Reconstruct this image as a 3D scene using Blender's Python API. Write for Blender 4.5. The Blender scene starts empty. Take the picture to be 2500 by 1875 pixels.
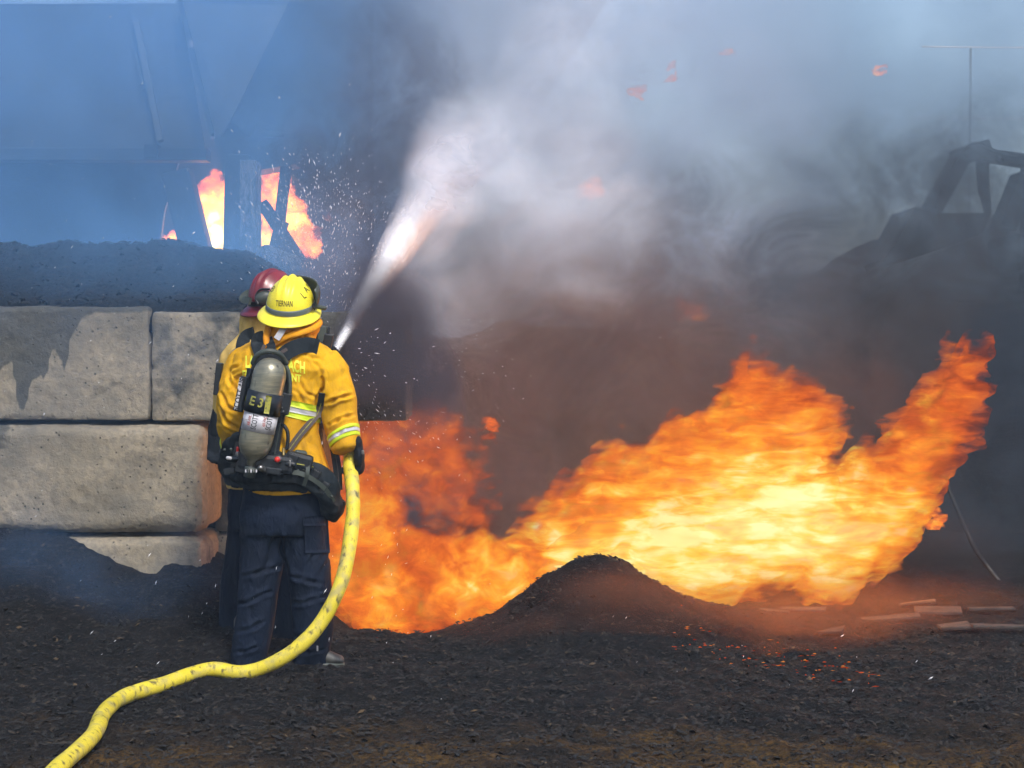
import bpy, bmesh, math, random
import numpy as np
from mathutils import Vector, Matrix
from mathutils.bvhtree import BVHTree

S = bpy.context.scene
C = S.collection
R = math.radians
random.seed(7)
rng = np.random.default_rng(7)

# ------------------------------------------------------------------ camera
PITCH = R(1.64)
FPX = 4096.0                      # focal length in pixels of the 2500 px wide photograph
cam = bpy.data.cameras.new('camera'); cam_o = bpy.data.objects.new('camera', cam); C.objects.link(cam_o); S.camera = cam_o
cam.sensor_width = 36; cam.lens = 36 * FPX / 2500; cam.clip_end = 800
cam_o.location = (0, 0, 1.6); cam_o.rotation_euler = (R(90) - PITCH, 0, 0)
# ------------------------------------------------------------------ sky, sun, exposure
w = bpy.data.worlds.new('World'); S.world = w; w.use_nodes = True
nt = w.node_tree; sky = nt.nodes.new('ShaderNodeTexSky'); sky.sky_type = 'NISHITA'; sky.sun_disc = False
sky.sun_elevation = R(48); sky.sun_rotation = R(155); sky.dust_density = 3.0; sky.air_density = 1.0
nt.links.new(sky.outputs[0], nt.nodes['Background'].inputs[0]); nt.nodes['Background'].inputs[1].default_value = 0.15
sl = bpy.data.lights.new('sun', 'SUN'); so = bpy.data.objects.new('sun', sl); C.objects.link(so)
sl.energy = 2.6; sl.angle = R(10); sl.color = (1, .97, .93)
so.rotation_euler = (R(42), 0, R(25))
S.view_settings.view_transform = 'Standard'; S.view_settings.look = 'None'
S.view_settings.exposure = 0.28; S.view_settings.gamma = 1
S.cycles.use_denoising = True; S.cycles.volume_bounces = 1; S.cycles.use_adaptive_sampling = True; S.cycles.adaptive_threshold = .06; S.cycles.transparent_max_bounces = 40
S.cycles.max_bounces = 4; S.cycles.diffuse_bounces = 2; S.cycles.glossy_bounces = 2; S.cycles.light_sampling_threshold = .05; S.cycles.volume_step_rate = 1.0
S.cycles.sample_clamp_indirect = 6


# ------------------------------------------------------------------ helpers
def P(px, py, Y):
    """Point at depth Y that the photograph shows at pixel (px, py)."""
    u = (px - 1250) / FPX; v = (937.5 - py) / FPX
    c, s = math.cos(PITCH), math.sin(PITCH)
    dy = c + v * s; dz = v * c - s
    k = Y / dy
    return Vector((u * k, Y, 1.6 + dz * k))


def ground_Y(py):
    v = (937.5 - py) / FPX; c, s = math.cos(PITCH), math.sin(PITCH)
    return 1.6 * (c + v * s) / (s - v * c)


def _hash(ix, iy, iz, seed):
    h = (ix.astype(np.int64) * 374761393 + iy.astype(np.int64) * 668265263 + iz.astype(np.int64) * 2147483647 // 7 + seed * 974634777) & 0xffffffff
    h = ((h ^ (h >> 13)) * 1274126177) & 0xffffffff
    h = ((h ^ (h >> 16)) * 2246822519) & 0xffffffff
    return ((h ^ (h >> 15)) & 0xffffff) / float(0xffffff)


def vnoise(p, seed=0):
    """Value noise in 0..1 on an (n,3) array."""
    i = np.floor(p).astype(np.int64); f = p - i; f = f * f * f * (f * (f * 6 - 15) + 10)
    out = 0
    for a in (0, 1):
        for b in (0, 1):
            for c in (0, 1):
                wt = (f[:, 0] if a else 1 - f[:, 0]) * (f[:, 1] if b else 1 - f[:, 1]) * (f[:, 2] if c else 1 - f[:, 2])
                out = out + wt * _hash(i[:, 0] + a, i[:, 1] + b, i[:, 2] + c, seed)
    return out


def fbm(p, octaves=4, seed=0, gain=.5):
    a, t, s = 1.0, 0, 0
    for k in range(octaves):
        t = t + a * vnoise(p * (2.03 ** k) + k * 17.3, seed + k); s += a; a *= gain
    return t / s


def sstep(a, b, x):
    t = np.clip((x - a) / (b - a), 0, 1); return t * t * (3 - 2 * t)


def mesh(name, verts, faces, mat=None, parent=None, smooth=True, attrs=None):
    me = bpy.data.meshes.new(name)
    me.from_pydata([tuple(v) for v in verts], [], [tuple(int(i) for i in f) for f in faces])
    if smooth: me.polygons.foreach_set('use_smooth', [True] * len(me.polygons))
    if attrs:
        for k, a in attrs.items():
            at = me.attributes.new(k, 'FLOAT', 'POINT'); at.data.foreach_set('value', np.asarray(a, dtype=np.float32))
    me.update()
    return link(name, me, mat, parent)


def link(name, me, mat=None, parent=None):
    o = bpy.data.objects.new(name, me); C.objects.link(o)
    if mat is not None:
        me.materials.clear(); me.materials.append(mat)
    if parent is not None: adopt(o, parent)
    return o


def world_of(o):
    m = o.matrix_basis.copy()
    if o.parent: m = world_of(o.parent) @ o.matrix_parent_inverse @ m
    return m


def adopt(o, parent):
    o.parent = parent; o.matrix_parent_inverse = world_of(parent).inverted()


def thing(name, label, cat, loc=(0, 0, 0), group=None):
    o = bpy.data.objects.new(name, None); C.objects.link(o); o.location = loc; o.empty_display_size = .1
    return tag(o, label, cat, group)


def tag(o, label, cat, group=None, kind=None):
    o['label'] = label; o['category'] = cat
    if group: o['group'] = group
    if kind: o['kind'] = kind
    return o


def kind(o, k, label=None):
    o['kind'] = k
    if label: o['label'] = label
    return o


def rings_mesh(rings, closed_caps=True):
    n = len(rings[0]); v = [p for r in rings for p in r]; f = []
    for i in range(len(rings) - 1):
        for j in range(n):
            a = i * n + j; b = i * n + (j + 1) % n
            f.append((a, b, b + n, a + n))
    if closed_caps:
        f.append(tuple(range(n))[::-1]); f.append(tuple((len(rings) - 1) * n + j for j in range(n)))
    return v, f


def tube_data(pts, rad, seg=12, caps=True, flat=1.0, up=Vector((0, 1, 0)), capf=1.0):
    """Tube along pts; rad a number or a list; FLAT squashes it across UP; rounded ends."""
    pts = [Vector(p) for p in pts]; n = len(pts)
    rad = [rad] * n if isinstance(rad, (int, float)) else list(rad)
    T = []
    for i in range(n):
        d = (pts[min(i + 1, n - 1)] - pts[max(i - 1, 0)]); T.append(d.normalized())
    P2, R2, T2 = list(pts), list(rad), list(T)
    if caps:
        pre, post = [], []
        for a in (80, 60, 35, 15):
            a = R(a)
            pre.append((pts[0] - T[0] * rad[0] * math.sin(a) * capf, rad[0] * math.cos(a), T[0]))
            post.insert(0, (pts[-1] + T[-1] * rad[-1] * math.sin(a) * capf, rad[-1] * math.cos(a), T[-1]))
        P2 = [x[0] for x in pre] + P2 + [x[0] for x in post]; R2 = [x[1] for x in pre] + R2 + [x[1] for x in post]
        T2 = [x[2] for x in pre] + T2 + [x[2] for x in post]
    rings = []; nrm = None
    for p, r, t in zip(P2, R2, T2):
        if nrm is None:
            nrm = (up - t * up.dot(t))
            if nrm.length < .1: nrm = Vector((1, 0, 0)) - t * t.x
            nrm.normalize()
        else:
            nrm = (nrm - t * nrm.dot(t)).normalized()
        b = t.cross(nrm)
        rings.append([p + nrm * (math.cos(k * 2 * math.pi / seg) * r * flat) + b * (math.sin(k * 2 * math.pi / seg) * r) for k in range(seg)])
    return rings_mesh(rings, True)


def tube(name, pts, rad, mat, parent=None, seg=12, **k):
    v, f = tube_data(pts, rad, seg, **k); return mesh(name, v, f, mat, parent)


def smooth_path(pts, n=8):
    """Catmull-Rom through pts."""
    pts = [Vector(p) for p in pts]; q = [pts[0] * 2 - pts[1]] + pts + [pts[-1] * 2 - pts[-2]]; out = []
    for i in range(1, len(q) - 2):
        for k in range(n):
            t = k / n; a, b, c, d = q[i - 1], q[i], q[i + 1], q[i + 2]
            out.append(.5 * ((2 * b) + (c - a) * t + (2 * a - 5 * b + 4 * c - d) * t * t + (3 * b - a - 3 * c + d) * t ** 3))
    out.append(pts[-1]); return out


def box_data(c, s, rot=None, bev=0.0):
    bm = bmesh.new(); bmesh.ops.create_cube(bm, size=1)
    for v in bm.verts: v.co = Vector((v.co.x * s[0], v.co.y * s[1], v.co.z * s[2]))
    if bev: bmesh.ops.bevel(bm, geom=list(bm.edges), offset=bev, segments=2, affect='EDGES', profile=.6)
    m = Matrix.Translation(Vector(c)) @ (rot.to_4x4() if rot is not None else Matrix.Identity(4))
    bm.transform(m)
    bm.verts.index_update()
    v = [x.co.copy() for x in bm.verts]; f = [[q.index for q in p.verts] for p in bm.faces]; bm.free(); return v, f


def box(name, c, s, mat, parent=None, rot=None, bev=0.0):
    v, f = box_data(c, s, rot, bev); return mesh(name, v, f, mat, parent, smooth=False)


def merge(parts):
    V, F = [], []
    for v, f in parts:
        o = len(V); V += list(v); F += [[i + o for i in q] for q in f]
    return V, F


def remesh(V, F, voxel, smooth_it=4):
    """Fuse overlapping closed shapes into one continuous skin; returns vertex array and faces."""
    me = bpy.data.meshes.new('tmp'); me.from_pydata([tuple(v) for v in V], [], F); me.update()
    o = bpy.data.objects.new('tmp', me); C.objects.link(o)
    m = o.modifiers.new('r', 'REMESH'); m.mode = 'VOXEL'; m.voxel_size = voxel
    if smooth_it:
        s = o.modifiers.new('s', 'SMOOTH'); s.iterations = smooth_it; s.factor = .5
    dg = bpy.context.evaluated_depsgraph_get(); ev = o.evaluated_get(dg); m2 = ev.to_mesh()
    n = len(m2.vertices); co = np.empty(n * 3, dtype=np.float64); m2.vertices.foreach_get('co', co); co = co.reshape(-1, 3)
    no = np.empty(n * 3, dtype=np.float64); m2.vertices.foreach_get('normal', no); no = no.reshape(-1, 3)
    fc = [list(p.vertices) for p in m2.polygons]
    ev.to_mesh_clear(); bpy.data.objects.remove(o); bpy.data.meshes.remove(me)
    return co, no, fc


def bvh(o):
    me = o.data; M = world_of(o)
    return BVHTree.FromPolygons([M @ v.co for v in me.vertices], [list(p.vertices) for p in me.polygons])


EYE = Vector((0, 0, 1.6))


def project_patch(name, top, bot, tree, mat, parent, nu=24, nv=4, off=.004, fallY=8.0):
    """A strip of cloth or tape laid on a surface; its edges run through the given places."""
    def along(pl, t):
        L = len(pl) - 1; x = min(t * L, L - 1e-6); i = int(x); f = x - i
        return (pl[i][0] * (1 - f) + pl[i + 1][0] * f, pl[i][1] * (1 - f) + pl[i + 1][1] * f)
    V = []; lastY = fallY
    for i in range(nu + 1):
        a = along(top, i / nu); b = along(bot, i / nu)
        for j in range(nv + 1):
            t = j / nv; q = P(a[0] * (1 - t) + b[0] * t, a[1] * (1 - t) + b[1] * t, 8.0)
            d = (q - EYE).normalized(); h = tree.ray_cast(EYE, d)
            if h[0] is None or abs(h[0].y - fallY) > .5: p = EYE + d * (lastY / d.y)
            else: p = h[0]; lastY = p.y
            V.append(p - d * off)
    F = [(i * (nv + 1) + j, i * (nv + 1) + j + 1, (i + 1) * (nv + 1) + j + 1, (i + 1) * (nv + 1) + j) for i in range(nu) for j in range(nv)]
    n = len(V)
    d = [(v - EYE).normalized() for v in V]
    V2 = V + [v + dd * (off * .8) for v, dd in zip(V, d)]
    F2 = list(F) + [tuple(x + n for x in f[::-1]) for f in F]
    rim = [i * (nv + 1) for i in range(nu + 1)] + [nu * (nv + 1) + j for j in range(1, nv + 1)] + [i * (nv + 1) + nv for i in range(nu - 1, -1, -1)] + [j for j in range(nv - 1, 0, -1)]
    for k in range(len(rim)):
        a, b = rim[k], rim[(k + 1) % len(rim)]; F2.append((b, a, a + n, b + n))
    return mesh(name, V2, F2, mat, parent)


def text_shape(s, bold=.02):
    cu = bpy.data.curves.new('t', 'FONT'); cu.body = s; cu.align_x = 'CENTER'; cu.align_y = 'CENTER'; cu.size = 1; cu.offset = bold
    cu.resolution_u = 3
    o = bpy.data.objects.new('t', cu); C.objects.link(o)
    dg = bpy.context.evaluated_depsgraph_get(); me = o.evaluated_get(dg).to_mesh()
    bm = bmesh.new(); bm.from_mesh(me); bmesh.ops.triangulate(bm, faces=bm.faces)
    for _ in range(1):
        bmesh.ops.subdivide_edges(bm, edges=[e for e in bm.edges if e.calc_length() > .18], cuts=2)
        bmesh.ops.triangulate(bm, faces=bm.faces)
    bm.verts.index_update(); V = [v.co.copy() for v in bm.verts]; F = [[v.index for v in f.verts] for f in bm.faces]
    bm.free(); o.evaluated_get(dg).to_mesh_clear(); bpy.data.objects.remove(o); bpy.data.curves.remove(cu)
    return V, F


def project_text(name, s, cx, cy, size, rot, tree, mat, parent, squash=1.0, off=.003, bold=.02, warp=None, fallY=7.9):
    """Lettering printed on a surface (kept as a thin layer on it)."""
    V, F = text_shape(s, bold); out = []; c, sn = math.cos(R(rot)), math.sin(R(rot)); ly = fallY
    for v in V:
        x, y = v.x * size * squash, v.y * size
        X, Yp = cx + x * c - y * sn, cy - (x * sn + y * c)
        if warp: X, Yp = warp(X, Yp)
        d = (P(X, Yp, 8.0) - EYE).normalized(); h = tree.ray_cast(EYE, d)
        if h[0] is not None and abs(h[0].y - fallY) < .5: ly = h[0].y; p = h[0]
        else: p = EYE + d * (ly / d.y)
        out.append(p - d * off)
    return mesh(name, out, F, mat, parent, smooth=False)


def ellipsoid(c, r, rot=None, nu=22, nv=14):
    rings = []
    for i in range(nv + 1):
        th = math.pi * (i + .001) / (nv + .002); ring = []
        for j in range(nu):
            a = 2 * math.pi * j / nu; v = Vector((math.sin(th) * math.cos(a) * r[0], math.sin(th) * math.sin(a) * r[1], math.cos(th) * r[2]))
            ring.append(Vector(c) + (rot @ v if rot is not None else v))
        rings.append(ring)
    return rings_mesh(rings)


# ------------------------------------------------------------------ materials
class NT:
    def __init__(s, name):
        s.m = bpy.data.materials.new(name); s.m.use_nodes = True; s.t = s.m.node_tree; s.n = s.t.nodes; s.l = s.t.links
        s.out = s.n['Material Output']; s.b = s.n.get('Principled BSDF')

    def new(s, typ, ins=None, **props):
        x = s.n.new(typ)
        for k, v in props.items(): setattr(x, k, v)
        for k, v in (ins or {}).items():
            if isinstance(v, bpy.types.NodeSocket): s.l.new(v, x.inputs[k])
            else: x.inputs[k].default_value = v
        return x

    def math(s, op, a, b=0.0, c=None, clamp=False):
        x = s.n.new('ShaderNodeMath'); x.operation = op; x.use_clamp = clamp
        for i, v in enumerate((a, b) if c is None else (a, b, c)):
            if isinstance(v, bpy.types.NodeSocket): s.l.new(v, x.inputs[i])
            else: x.inputs[i].default_value = v
        return x.outputs[0]

    def ramp(s, fac, stops, interp='LINEAR'):
        x = s.n.new('ShaderNodeValToRGB'); x.color_ramp.interpolation = interp; e = x.color_ramp.elements
        while len(e) < len(stops): e.new(.5)
        for q, (p, c) in zip(e, stops): q.position = p; q.color = (*c, 1) if len(c) == 3 else c
        s.l.new(fac, x.inputs[0]); return x.outputs[0]

    def mix(s, f, a, b, mode='MIX'):
        x = s.n.new('ShaderNodeMix'); x.data_type = 'RGBA'; x.blend_type = mode
        for i, v in ((0, f), (6, a), (7, b)):
            if isinstance(v, bpy.types.NodeSocket): s.l.new(v, x.inputs[i])
            else: x.inputs[i].default_value = (*v, 1) if isinstance(v, tuple) else v
        return x.outputs[2]

    def noise(s, scale, detail=3, stretch=None, rough=.5, dist=0.0, obj=True, off=None):
        tc = s.n.new('ShaderNodeTexCoord'); mp = s.n.new('ShaderNodeMapping'); s.l.new(tc.outputs['Object'], mp.inputs[0])
        if stretch: mp.inputs['Scale'].default_value = stretch
        if off: mp.inputs['Location'].default_value = off
        x = s.n.new('ShaderNodeTexNoise'); x.inputs['Scale'].default_value = scale; x.inputs['Detail'].default_value = detail
        x.inputs['Roughness'].default_value = rough; x.inputs['Distortion'].default_value = dist
        s.l.new(mp.outputs[0], x.inputs['Vector']); return x.outputs[0]

    def bump(s, h, strength=.3, dist=.01, normal=None):
        x = s.new('ShaderNodeBump', {'Strength': strength, 'Distance': dist, 'Height': h})
        if normal is not None: s.l.new(normal, x.inputs['Normal'])
        return x.outputs[0]


def solid(name, c1, c2=None, scale=6, rough=.6, metal=0.0, bump=.2, bscale=40, bdist=.004, detail=4, sheen=0.0, coat=0.0, lo=.35, hi=.65, stretch=None):
    k = NT(name); n = k.noise(scale, detail, stretch)
    c2 = c2 or tuple(x * .7 for x in c1)
    k.l.new(k.ramp(n, [(lo, c2), (hi, c1)]), k.b.inputs['Base Color'])
    k.b.inputs['Roughness'].default_value = rough; k.b.inputs['Metallic'].default_value = metal
    if sheen: k.b.inputs['Sheen Weight'].default_value = sheen
    if coat: k.b.inputs['Coat Weight'].default_value = coat; k.b.inputs['Coat Roughness'].default_value = .25
    if bump: k.l.new(k.bump(k.noise(bscale, 4, stretch), bump, bdist), k.b.inputs['Normal'])
    return k.m


def cloth_mat(name, base, dirt, soot, weave=900, bstr=.35, fold=.3, lo=.42, hi=.75):
    """Turnout cloth: base colour, rubbed dirt, fine weave and small creases."""
    k = NT(name)
    n1 = k.noise(5, 5, (1, 1, .6)); n2 = k.noise(17, 4, (1, 1, .5), off=(3, 1, 4))
    a = k.ramp(n1, [(lo, base), (hi, dirt)])
    b = k.ramp(n2, [(.52, (0, 0, 0)), (.74, (1, 1, 1))])
    k.l.new(k.mix(k.math('MULTIPLY', b, .55), a, soot), k.b.inputs['Base Color'])
    k.b.inputs['Roughness'].default_value = .8; k.b.inputs['Specular IOR Level'].default_value = .25
    cre = k.noise(26, 3, (1, 1, .45), dist=1.2, off=(7, 0, 0))
    nb = k.bump(cre, fold, .02); nb2 = k.bump(k.noise(weave, 1), bstr * .3, .001, nb)
    k.l.new(nb2, k.b.inputs['Normal']); return k.m


M = {}
M['jacket'] = cloth_mat('golden_turnout_cloth', (.71, .385, .008), (.48, .235, .008), (.17, .09, .018), lo=.38)
M['tan'] = cloth_mat('tan_turnout_cloth', (.66, .45, .13), (.48, .31, .08), (.2, .13, .05))
M['navy'] = cloth_mat('navy_trouser_cloth', (.002, .008, .024), (.0015, .005, .015), (.004, .009, .020), fold=.45)
M['hood'] = cloth_mat('orange_shroud_cloth', (.82, .36, .012), (.60, .23, .01), (.3, .12, .02))
M['black_cloth'] = cloth_mat('black_webbing', (.010, .016, .022), (.006, .010, .014), (.04, .045, .05), fold=.2)
M['brown_web'] = cloth_mat('grey_brown_webbing', (.085, .065, .062), (.055, .045, .045), (.03, .03, .03), fold=.1)
M['glove'] = cloth_mat('black_glove_leather', (.008, .013, .020), (.005, .008, .013), (.02, .025, .03), fold=.4)
M['lime'] = solid('lime_reflective_tape', (.62, .80, .03), (.48, .62, .02), 9, .45, bump=.1, bscale=120)
M['silver'] = solid('silver_reflective_tape', (.50, .50, .52), (.38, .38, .41), 8, .4, bump=.1, bscale=120)
M['greyband'] = solid('grey_helmet_band', (.115, .15, .155), (.085, .11, .115), 6, .5, bump=.1)
M['letter'] = solid('lime_lettering', (.86, .92, .07), (.70, .74, .05), 20, .5, bump=.1)
M['ink'] = solid('black_lettering', (.012, .012, .012), (.008, .008, .008), 20, .5, bump=0)
M['redink'] = solid('red_lettering', (.42, .05, .03), (.36, .08, .05), 20, .5, bump=0)
M['olive'] = solid('worn_olive_lettering', (.33, .32, .05), (.10, .11, .06), 90, .6, bump=0, lo=.36, hi=.5)
M['yellow'] = solid('yellow_helmet_shell', (.90, .80, .045), (.84, .73, .035), 7, .33, bump=.04, bscale=60, coat=.35)
k = NT('scuffed_yellow_shell')
c = k.ramp(k.noise(7, 4), [(.35, (.80, .68, .035)), (.65, (.90, .79, .05))])
c = k.mix(k.ramp(k.noise(48, 4, (1, 1, .4)), [(.64, (0, 0, 0)), (.74, (.5, .5, .5))]), c, (.30, .25, .08))
c = k.mix(k.ramp(k.noise(11, 5, off=(5, 2, 2)), [(.55, (0, 0, 0)), (.8, (.45, .45, .45))]), c, (.42, .34, .06))
k.l.new(c, k.b.inputs['Base Color']); k.b.inputs['Roughness'].default_value = .38; k.l.new(k.bump(k.noise(60, 3), .06, .002), k.b.inputs['Normal']); M['yellow'] = k.m
M['maroon'] = solid('maroon_helmet_shell', (.22, .022, .035), (.12, .014, .022), 9, .38, bump=.05, coat=.3)
M['black'] = solid('black_plastic', (.009, .014, .020), (.006, .009, .013), 12, .42, bump=.15, bscale=80)
M['rubber'] = solid('dark_green_grey_rubber', (.055, .070, .062), (.038, .048, .044), 12, .5, bump=.1)
M['steel'] = solid('worn_steel_fitting', (.42, .42, .42), (.18, .18, .18), 30, .35, .9, bump=.1)
M['brass'] = solid('brass_fitting', (.45, .36, .16), (.28, .22, .1), 20, .4, .8, bump=.1)
M['red'] = solid('red_button', (.62, .03, .02), (.5, .02, .015), 20, .4, bump=0)
M['white'] = solid('white_plate', (.62, .62, .66), (.42, .42, .47), 30, .5, bump=.05)
M['skin'] = solid('skin', (.48, .27, .18), (.42, .23, .15), 12, .5, bump=.05)

k = NT('brushed_composite_cylinder')
n1 = k.noise(14, 5, (1, 1, 6)); n2 = k.noise(6, 4, (1, 1, 1)); n3 = k.noise(50, 3, (1, 1, .3))
c = k.ramp(n1, [(.3, (.17, .17, .135)), (.7, (.31, .295, .215))])
c = k.mix(k.ramp(n2, [(.45, (0, 0, 0)), (.75, (.7, .7, .7))]), c, (.12, .135, .115))
c = k.mix(k.ramp(n3, [(.62, (0, 0, 0)), (.72, (.8, .8, .8))]), c, (.05, .05, .04))
k.l.new(c, k.b.inputs['Base Color']); k.b.inputs['Roughness'].default_value = .34; k.b.inputs['Metallic'].default_value = .45
k.l.new(k.bump(k.noise(60, 3, (1, 1, 8)), .1, .002), k.b.inputs['Normal']); M['tank'] = k.m

k = NT('yellow_hose_jacket')
n1 = k.noise(9, 5); n2 = k.noise(38, 4, (1, 1, .5)); n3 = k.noise(16, 3, off=(9, 2, 1))
c = k.ramp(n1, [(.35, (.60, .50, .025)), (.7, (.72, .60, .06))])
c = k.mix(k.ramp(n3, [(.50, (0, 0, 0)), (.68, (.75, .75, .75))]), c, (.36, .31, .14))
c = k.mix(k.ramp(n2, [(.56, (0, 0, 0)), (.68, (.9, .9, .9))]), c, (.09, .075, .035))
k.l.new(c, k.b.inputs['Base Color']); k.b.inputs['Roughness'].default_value = .6
k.l.new(k.bump(k.noise(240, 2), .4, .003), k.b.inputs['Normal']); M['hose'] = k.m

k = NT('rough_concrete')
at = k.new('ShaderNodeAttribute', attribute_name='stain')
n1 = k.noise(2.2, 5, off=(1, 5, 2)); n2 = k.noise(34, 4); n3 = k.noise(70, 3, rough=.6)
vor = k.new('ShaderNodeTexVoronoi', {'Scale': 26.0}); tc = k.n.new('ShaderNodeTexCoord'); k.l.new(tc.outputs['Object'], vor.inputs['Vector'])
c = k.ramp(n1, [(.3, (.150, .138, .112)), (.55, (.315, .270, .195)), (.75, (.20, .19, .165))])
c = k.mix(k.ramp(n2, [(.35, (.55, .55, .55)), (.6, (0, 0, 0))]), c, (.15, .14, .12))
pit = k.ramp(vor.outputs[0], [(.10, (1, 1, 1)), (.17, (0, 0, 0))])
gate = k.ramp(k.noise(7, 2, off=(4, 4, 0)), [(.44, (0, 0, 0)), (.56, (1, 1, 1))])
pit = k.math('MULTIPLY', pit, gate)
c = k.mix(k.math('MULTIPLY', pit, .85), c, (.05, .05, .05))
sf = k.math('ADD', at.outputs['Fac'], k.math('MULTIPLY', k.math('SUBTRACT', k.noise(18, 4), .5), .45))
c = k.mix(k.ramp(sf, [(.40, (0, 0, 0)), (.60, (1, 1, 1))]), c, k.mix(n2, (.045, .048, .047), (.10, .10, .09)))
k.l.new(c, k.b.inputs['Base Color']); k.b.inputs['Roughness'].default_value = .9
h = k.math('SUBTRACT', k.math('ADD', k.math('MULTIPLY', n2, .6), k.math('MULTIPLY', n3, .5)), k.math('MULTIPLY', pit, 1.2))
k.l.new(k.bump(h, .75, .012), k.b.inputs['Normal']); M['concrete'] = k.m


def soil(name, a, b, c3, tint=None):
    k = NT(name)
    n1 = k.noise(38, 5, (1, 1, 1), rough=.65); n2 = k.noise(3.2, 4); n3 = k.noise(120, 3, (1, .5, 1))
    c = k.ramp(n1, [(.35, a), (.56, b), (.72, c3)])
    c = k.mix(k.ramp(n2, [(.4, (0, 0, 0)), (.65, (.7, .7, .7))]), c, a)
    if tint:   # golden straw towards the front edge of the yard
        ge = k.n.new('ShaderNodeTexCoord'); sp = k.new('ShaderNodeSeparateXYZ', {0: ge.outputs['Object']})
        f = k.math('ADD', sp.outputs[1], k.math('MULTIPLY', k.noise(2.5, 4, (.5, 1.6, 1)), 1.3))
        f = k.ramp(k.math('SUBTRACT', f, 6.70), [(.25, (1, 1, 1)), (.95, (0, 0, 0))])
        c = k.mix(k.math('MULTIPLY', k.math('MULTIPLY', f, k.ramp(k.noise(1.7, 4, (.6, 1.4, 1), off=(8, 3, 0)), [(.40, (.1, .1, .1)), (.6, (1, 1, 1))])), k.ramp(n1, [(.38, (.1, .1, .1)), (.6, (1, 1, 1))])), c, tint)
    k.l.new(c, k.b.inputs['Base Color']); k.b.inputs['Roughness'].default_value = .95
    k.b.inputs['Specular IOR Level'].default_value = .2
    hh = k.math('ADD', n1, k.math('MULTIPLY', n3, .5))
    k.l.new(k.bump(hh, .9, .03), k.b.inputs['Normal']); return k.m


M['soil'] = soil('dark_mulch_soil', (.004, .004, .005), (.010, .009, .009), (.030, .023, .017), (.105, .058, .013))
M['mulch'] = soil('blackened_mulch', (.010, .011, .012), (.024, .025, .026), (.055, .052, .048))
M['heap'] = soil('brown_mulch', (.016, .012, .010), (.036, .027, .020), (.075, .055, .038))
k = NT('mulch_chips')
at = k.new('ShaderNodeAttribute', attribute_name='tone')
k.l.new(k.ramp(at.outputs['Fac'], [(0, (.004, .005, .006)), (.5, (.012, .010, .009)), (.8, (.032, .023, .015)), (.95, (.085, .055, .025)), (1, (.24, .20, .15))]), k.b.inputs['Base Color'])
k.b.inputs['Roughness'].default_value = .9; M['chips'] = k.m
M['plate'] = solid('sooty_blue_steel_plate', (.07, .09, .11), (.03, .04, .05), 1.6, .6, .2, bump=.3, bscale=12)
M['plate2'] = solid('dusty_steel_plate', (.17, .18, .17), (.12, .13, .13), 1.4, .65, .1, bump=.3, bscale=12)
M['beam'] = solid('charred_steel_beam', (.018, .022, .028), (.010, .012, .015), 5, .7, .1, bump=.3, bscale=25)
k = NT('blistered_paint_column')
n1 = k.noise(9, 5, (1, 1, .3), dist=1.5); n2 = k.noise(22, 4, (1, 1, .35), dist=2.0, off=(2, 2, 2))
c = k.ramp(n1, [(.36, (.05, .06, .07)), (.44, (.30, .29, .27)), (.62, (.48, .46, .43))])
c = k.mix(k.ramp(n2, [(.50, (0, 0, 0)), (.58, (.9, .9, .9))]), c, (.07, .07, .075))
k.l.new(c, k.b.inputs['Base Color']); k.b.inputs['Roughness'].default_value = .85
k.l.new(k.bump(n1, .8, .03), k.b.inputs['Normal']); M['peel'] = k.m
M['machine'] = solid('dark_machine_paint', (.007, .011, .017), (.004, .006, .009), 4, .9, .0)
M['machine'].node_tree.nodes['Principled BSDF'].inputs['Specular IOR Level'].default_value = .08
M['debris'] = solid('pale_ashy_wood', (.055, .045, .040), (.02, .018, .018), 12, .9)


# ------------------------------------------------------------------ ground
def axis(a, b, fine, lo, hi, grow=1.12):
    x = list(np.arange(a, b, fine)); s = fine; v = a
    left = []
    while v > lo: s *= grow; v -= s; left.append(v)
    s = fine; v = x[-1]; right = []
    while v < hi: s *= grow; v += s; right.append(v)
    return np.array(left[::-1] + x + right)


WALL_Y = 9.25
DX = [-40, -3.4, -2.82, -2.48, -2.26, -2.08, -2.0, -1.92, -1.80, -1.70, -1.55, -1.3, -1.1, -.9, 40]
DZ = [.62, .60, .575, .49, .37, .285, .262, .31, .325, .33, .27, .15, .04, 0, 0]


def ground_h(x, y):
    p = np.stack([x, y, 0 * x], -1)
    h = (fbm(p * 1.3, 4, 3) - .5) * .10 + (fbm(p * 7, 3, 5) - .5) * .060
    near = 1 - sstep(9.6, 12, y); h = h * (.35 + .65 * near)
    # drift of spilled mulch against the block wall
    dz = np.interp(x, DX, DZ)
    t = np.clip((y - (WALL_Y - 1.5)) / 1.5, 0, 1); h = h + dz * t ** 1.5 * (1 - sstep(9.9, 10.8, y))
    # the ground falls into the burning trench behind
    rt = sstep(-1.05, -.7, x) * (1 - sstep(.1, 1.2, x))
    lip = 9.02 + .12 * np.sin(x * 5) + .22 * (vnoise(p * 4.0, 9) - .5)
    h = h - rt * .30 * sstep(0, .5, y - lip) * (1 - sstep(10.5, 11.5, y))
    # hillock in front of the blaze
    mx, my = .455, 9.05
    dx = x - mx; w_ = np.where(dx < 0, .44, .50); rr = np.sqrt((dx / w_) ** 2 + ((y - my) / .55) ** 2)
    h = h + .375 * np.exp(-rr ** 1.95 * .84) * (1 + .06 * (vnoise(p * 9, 2) - .5))
    h = h + .03 * np.exp(-((x - 1.3) / .8) ** 2 - ((y - 8.9) / .5) ** 2)
    return h


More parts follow.
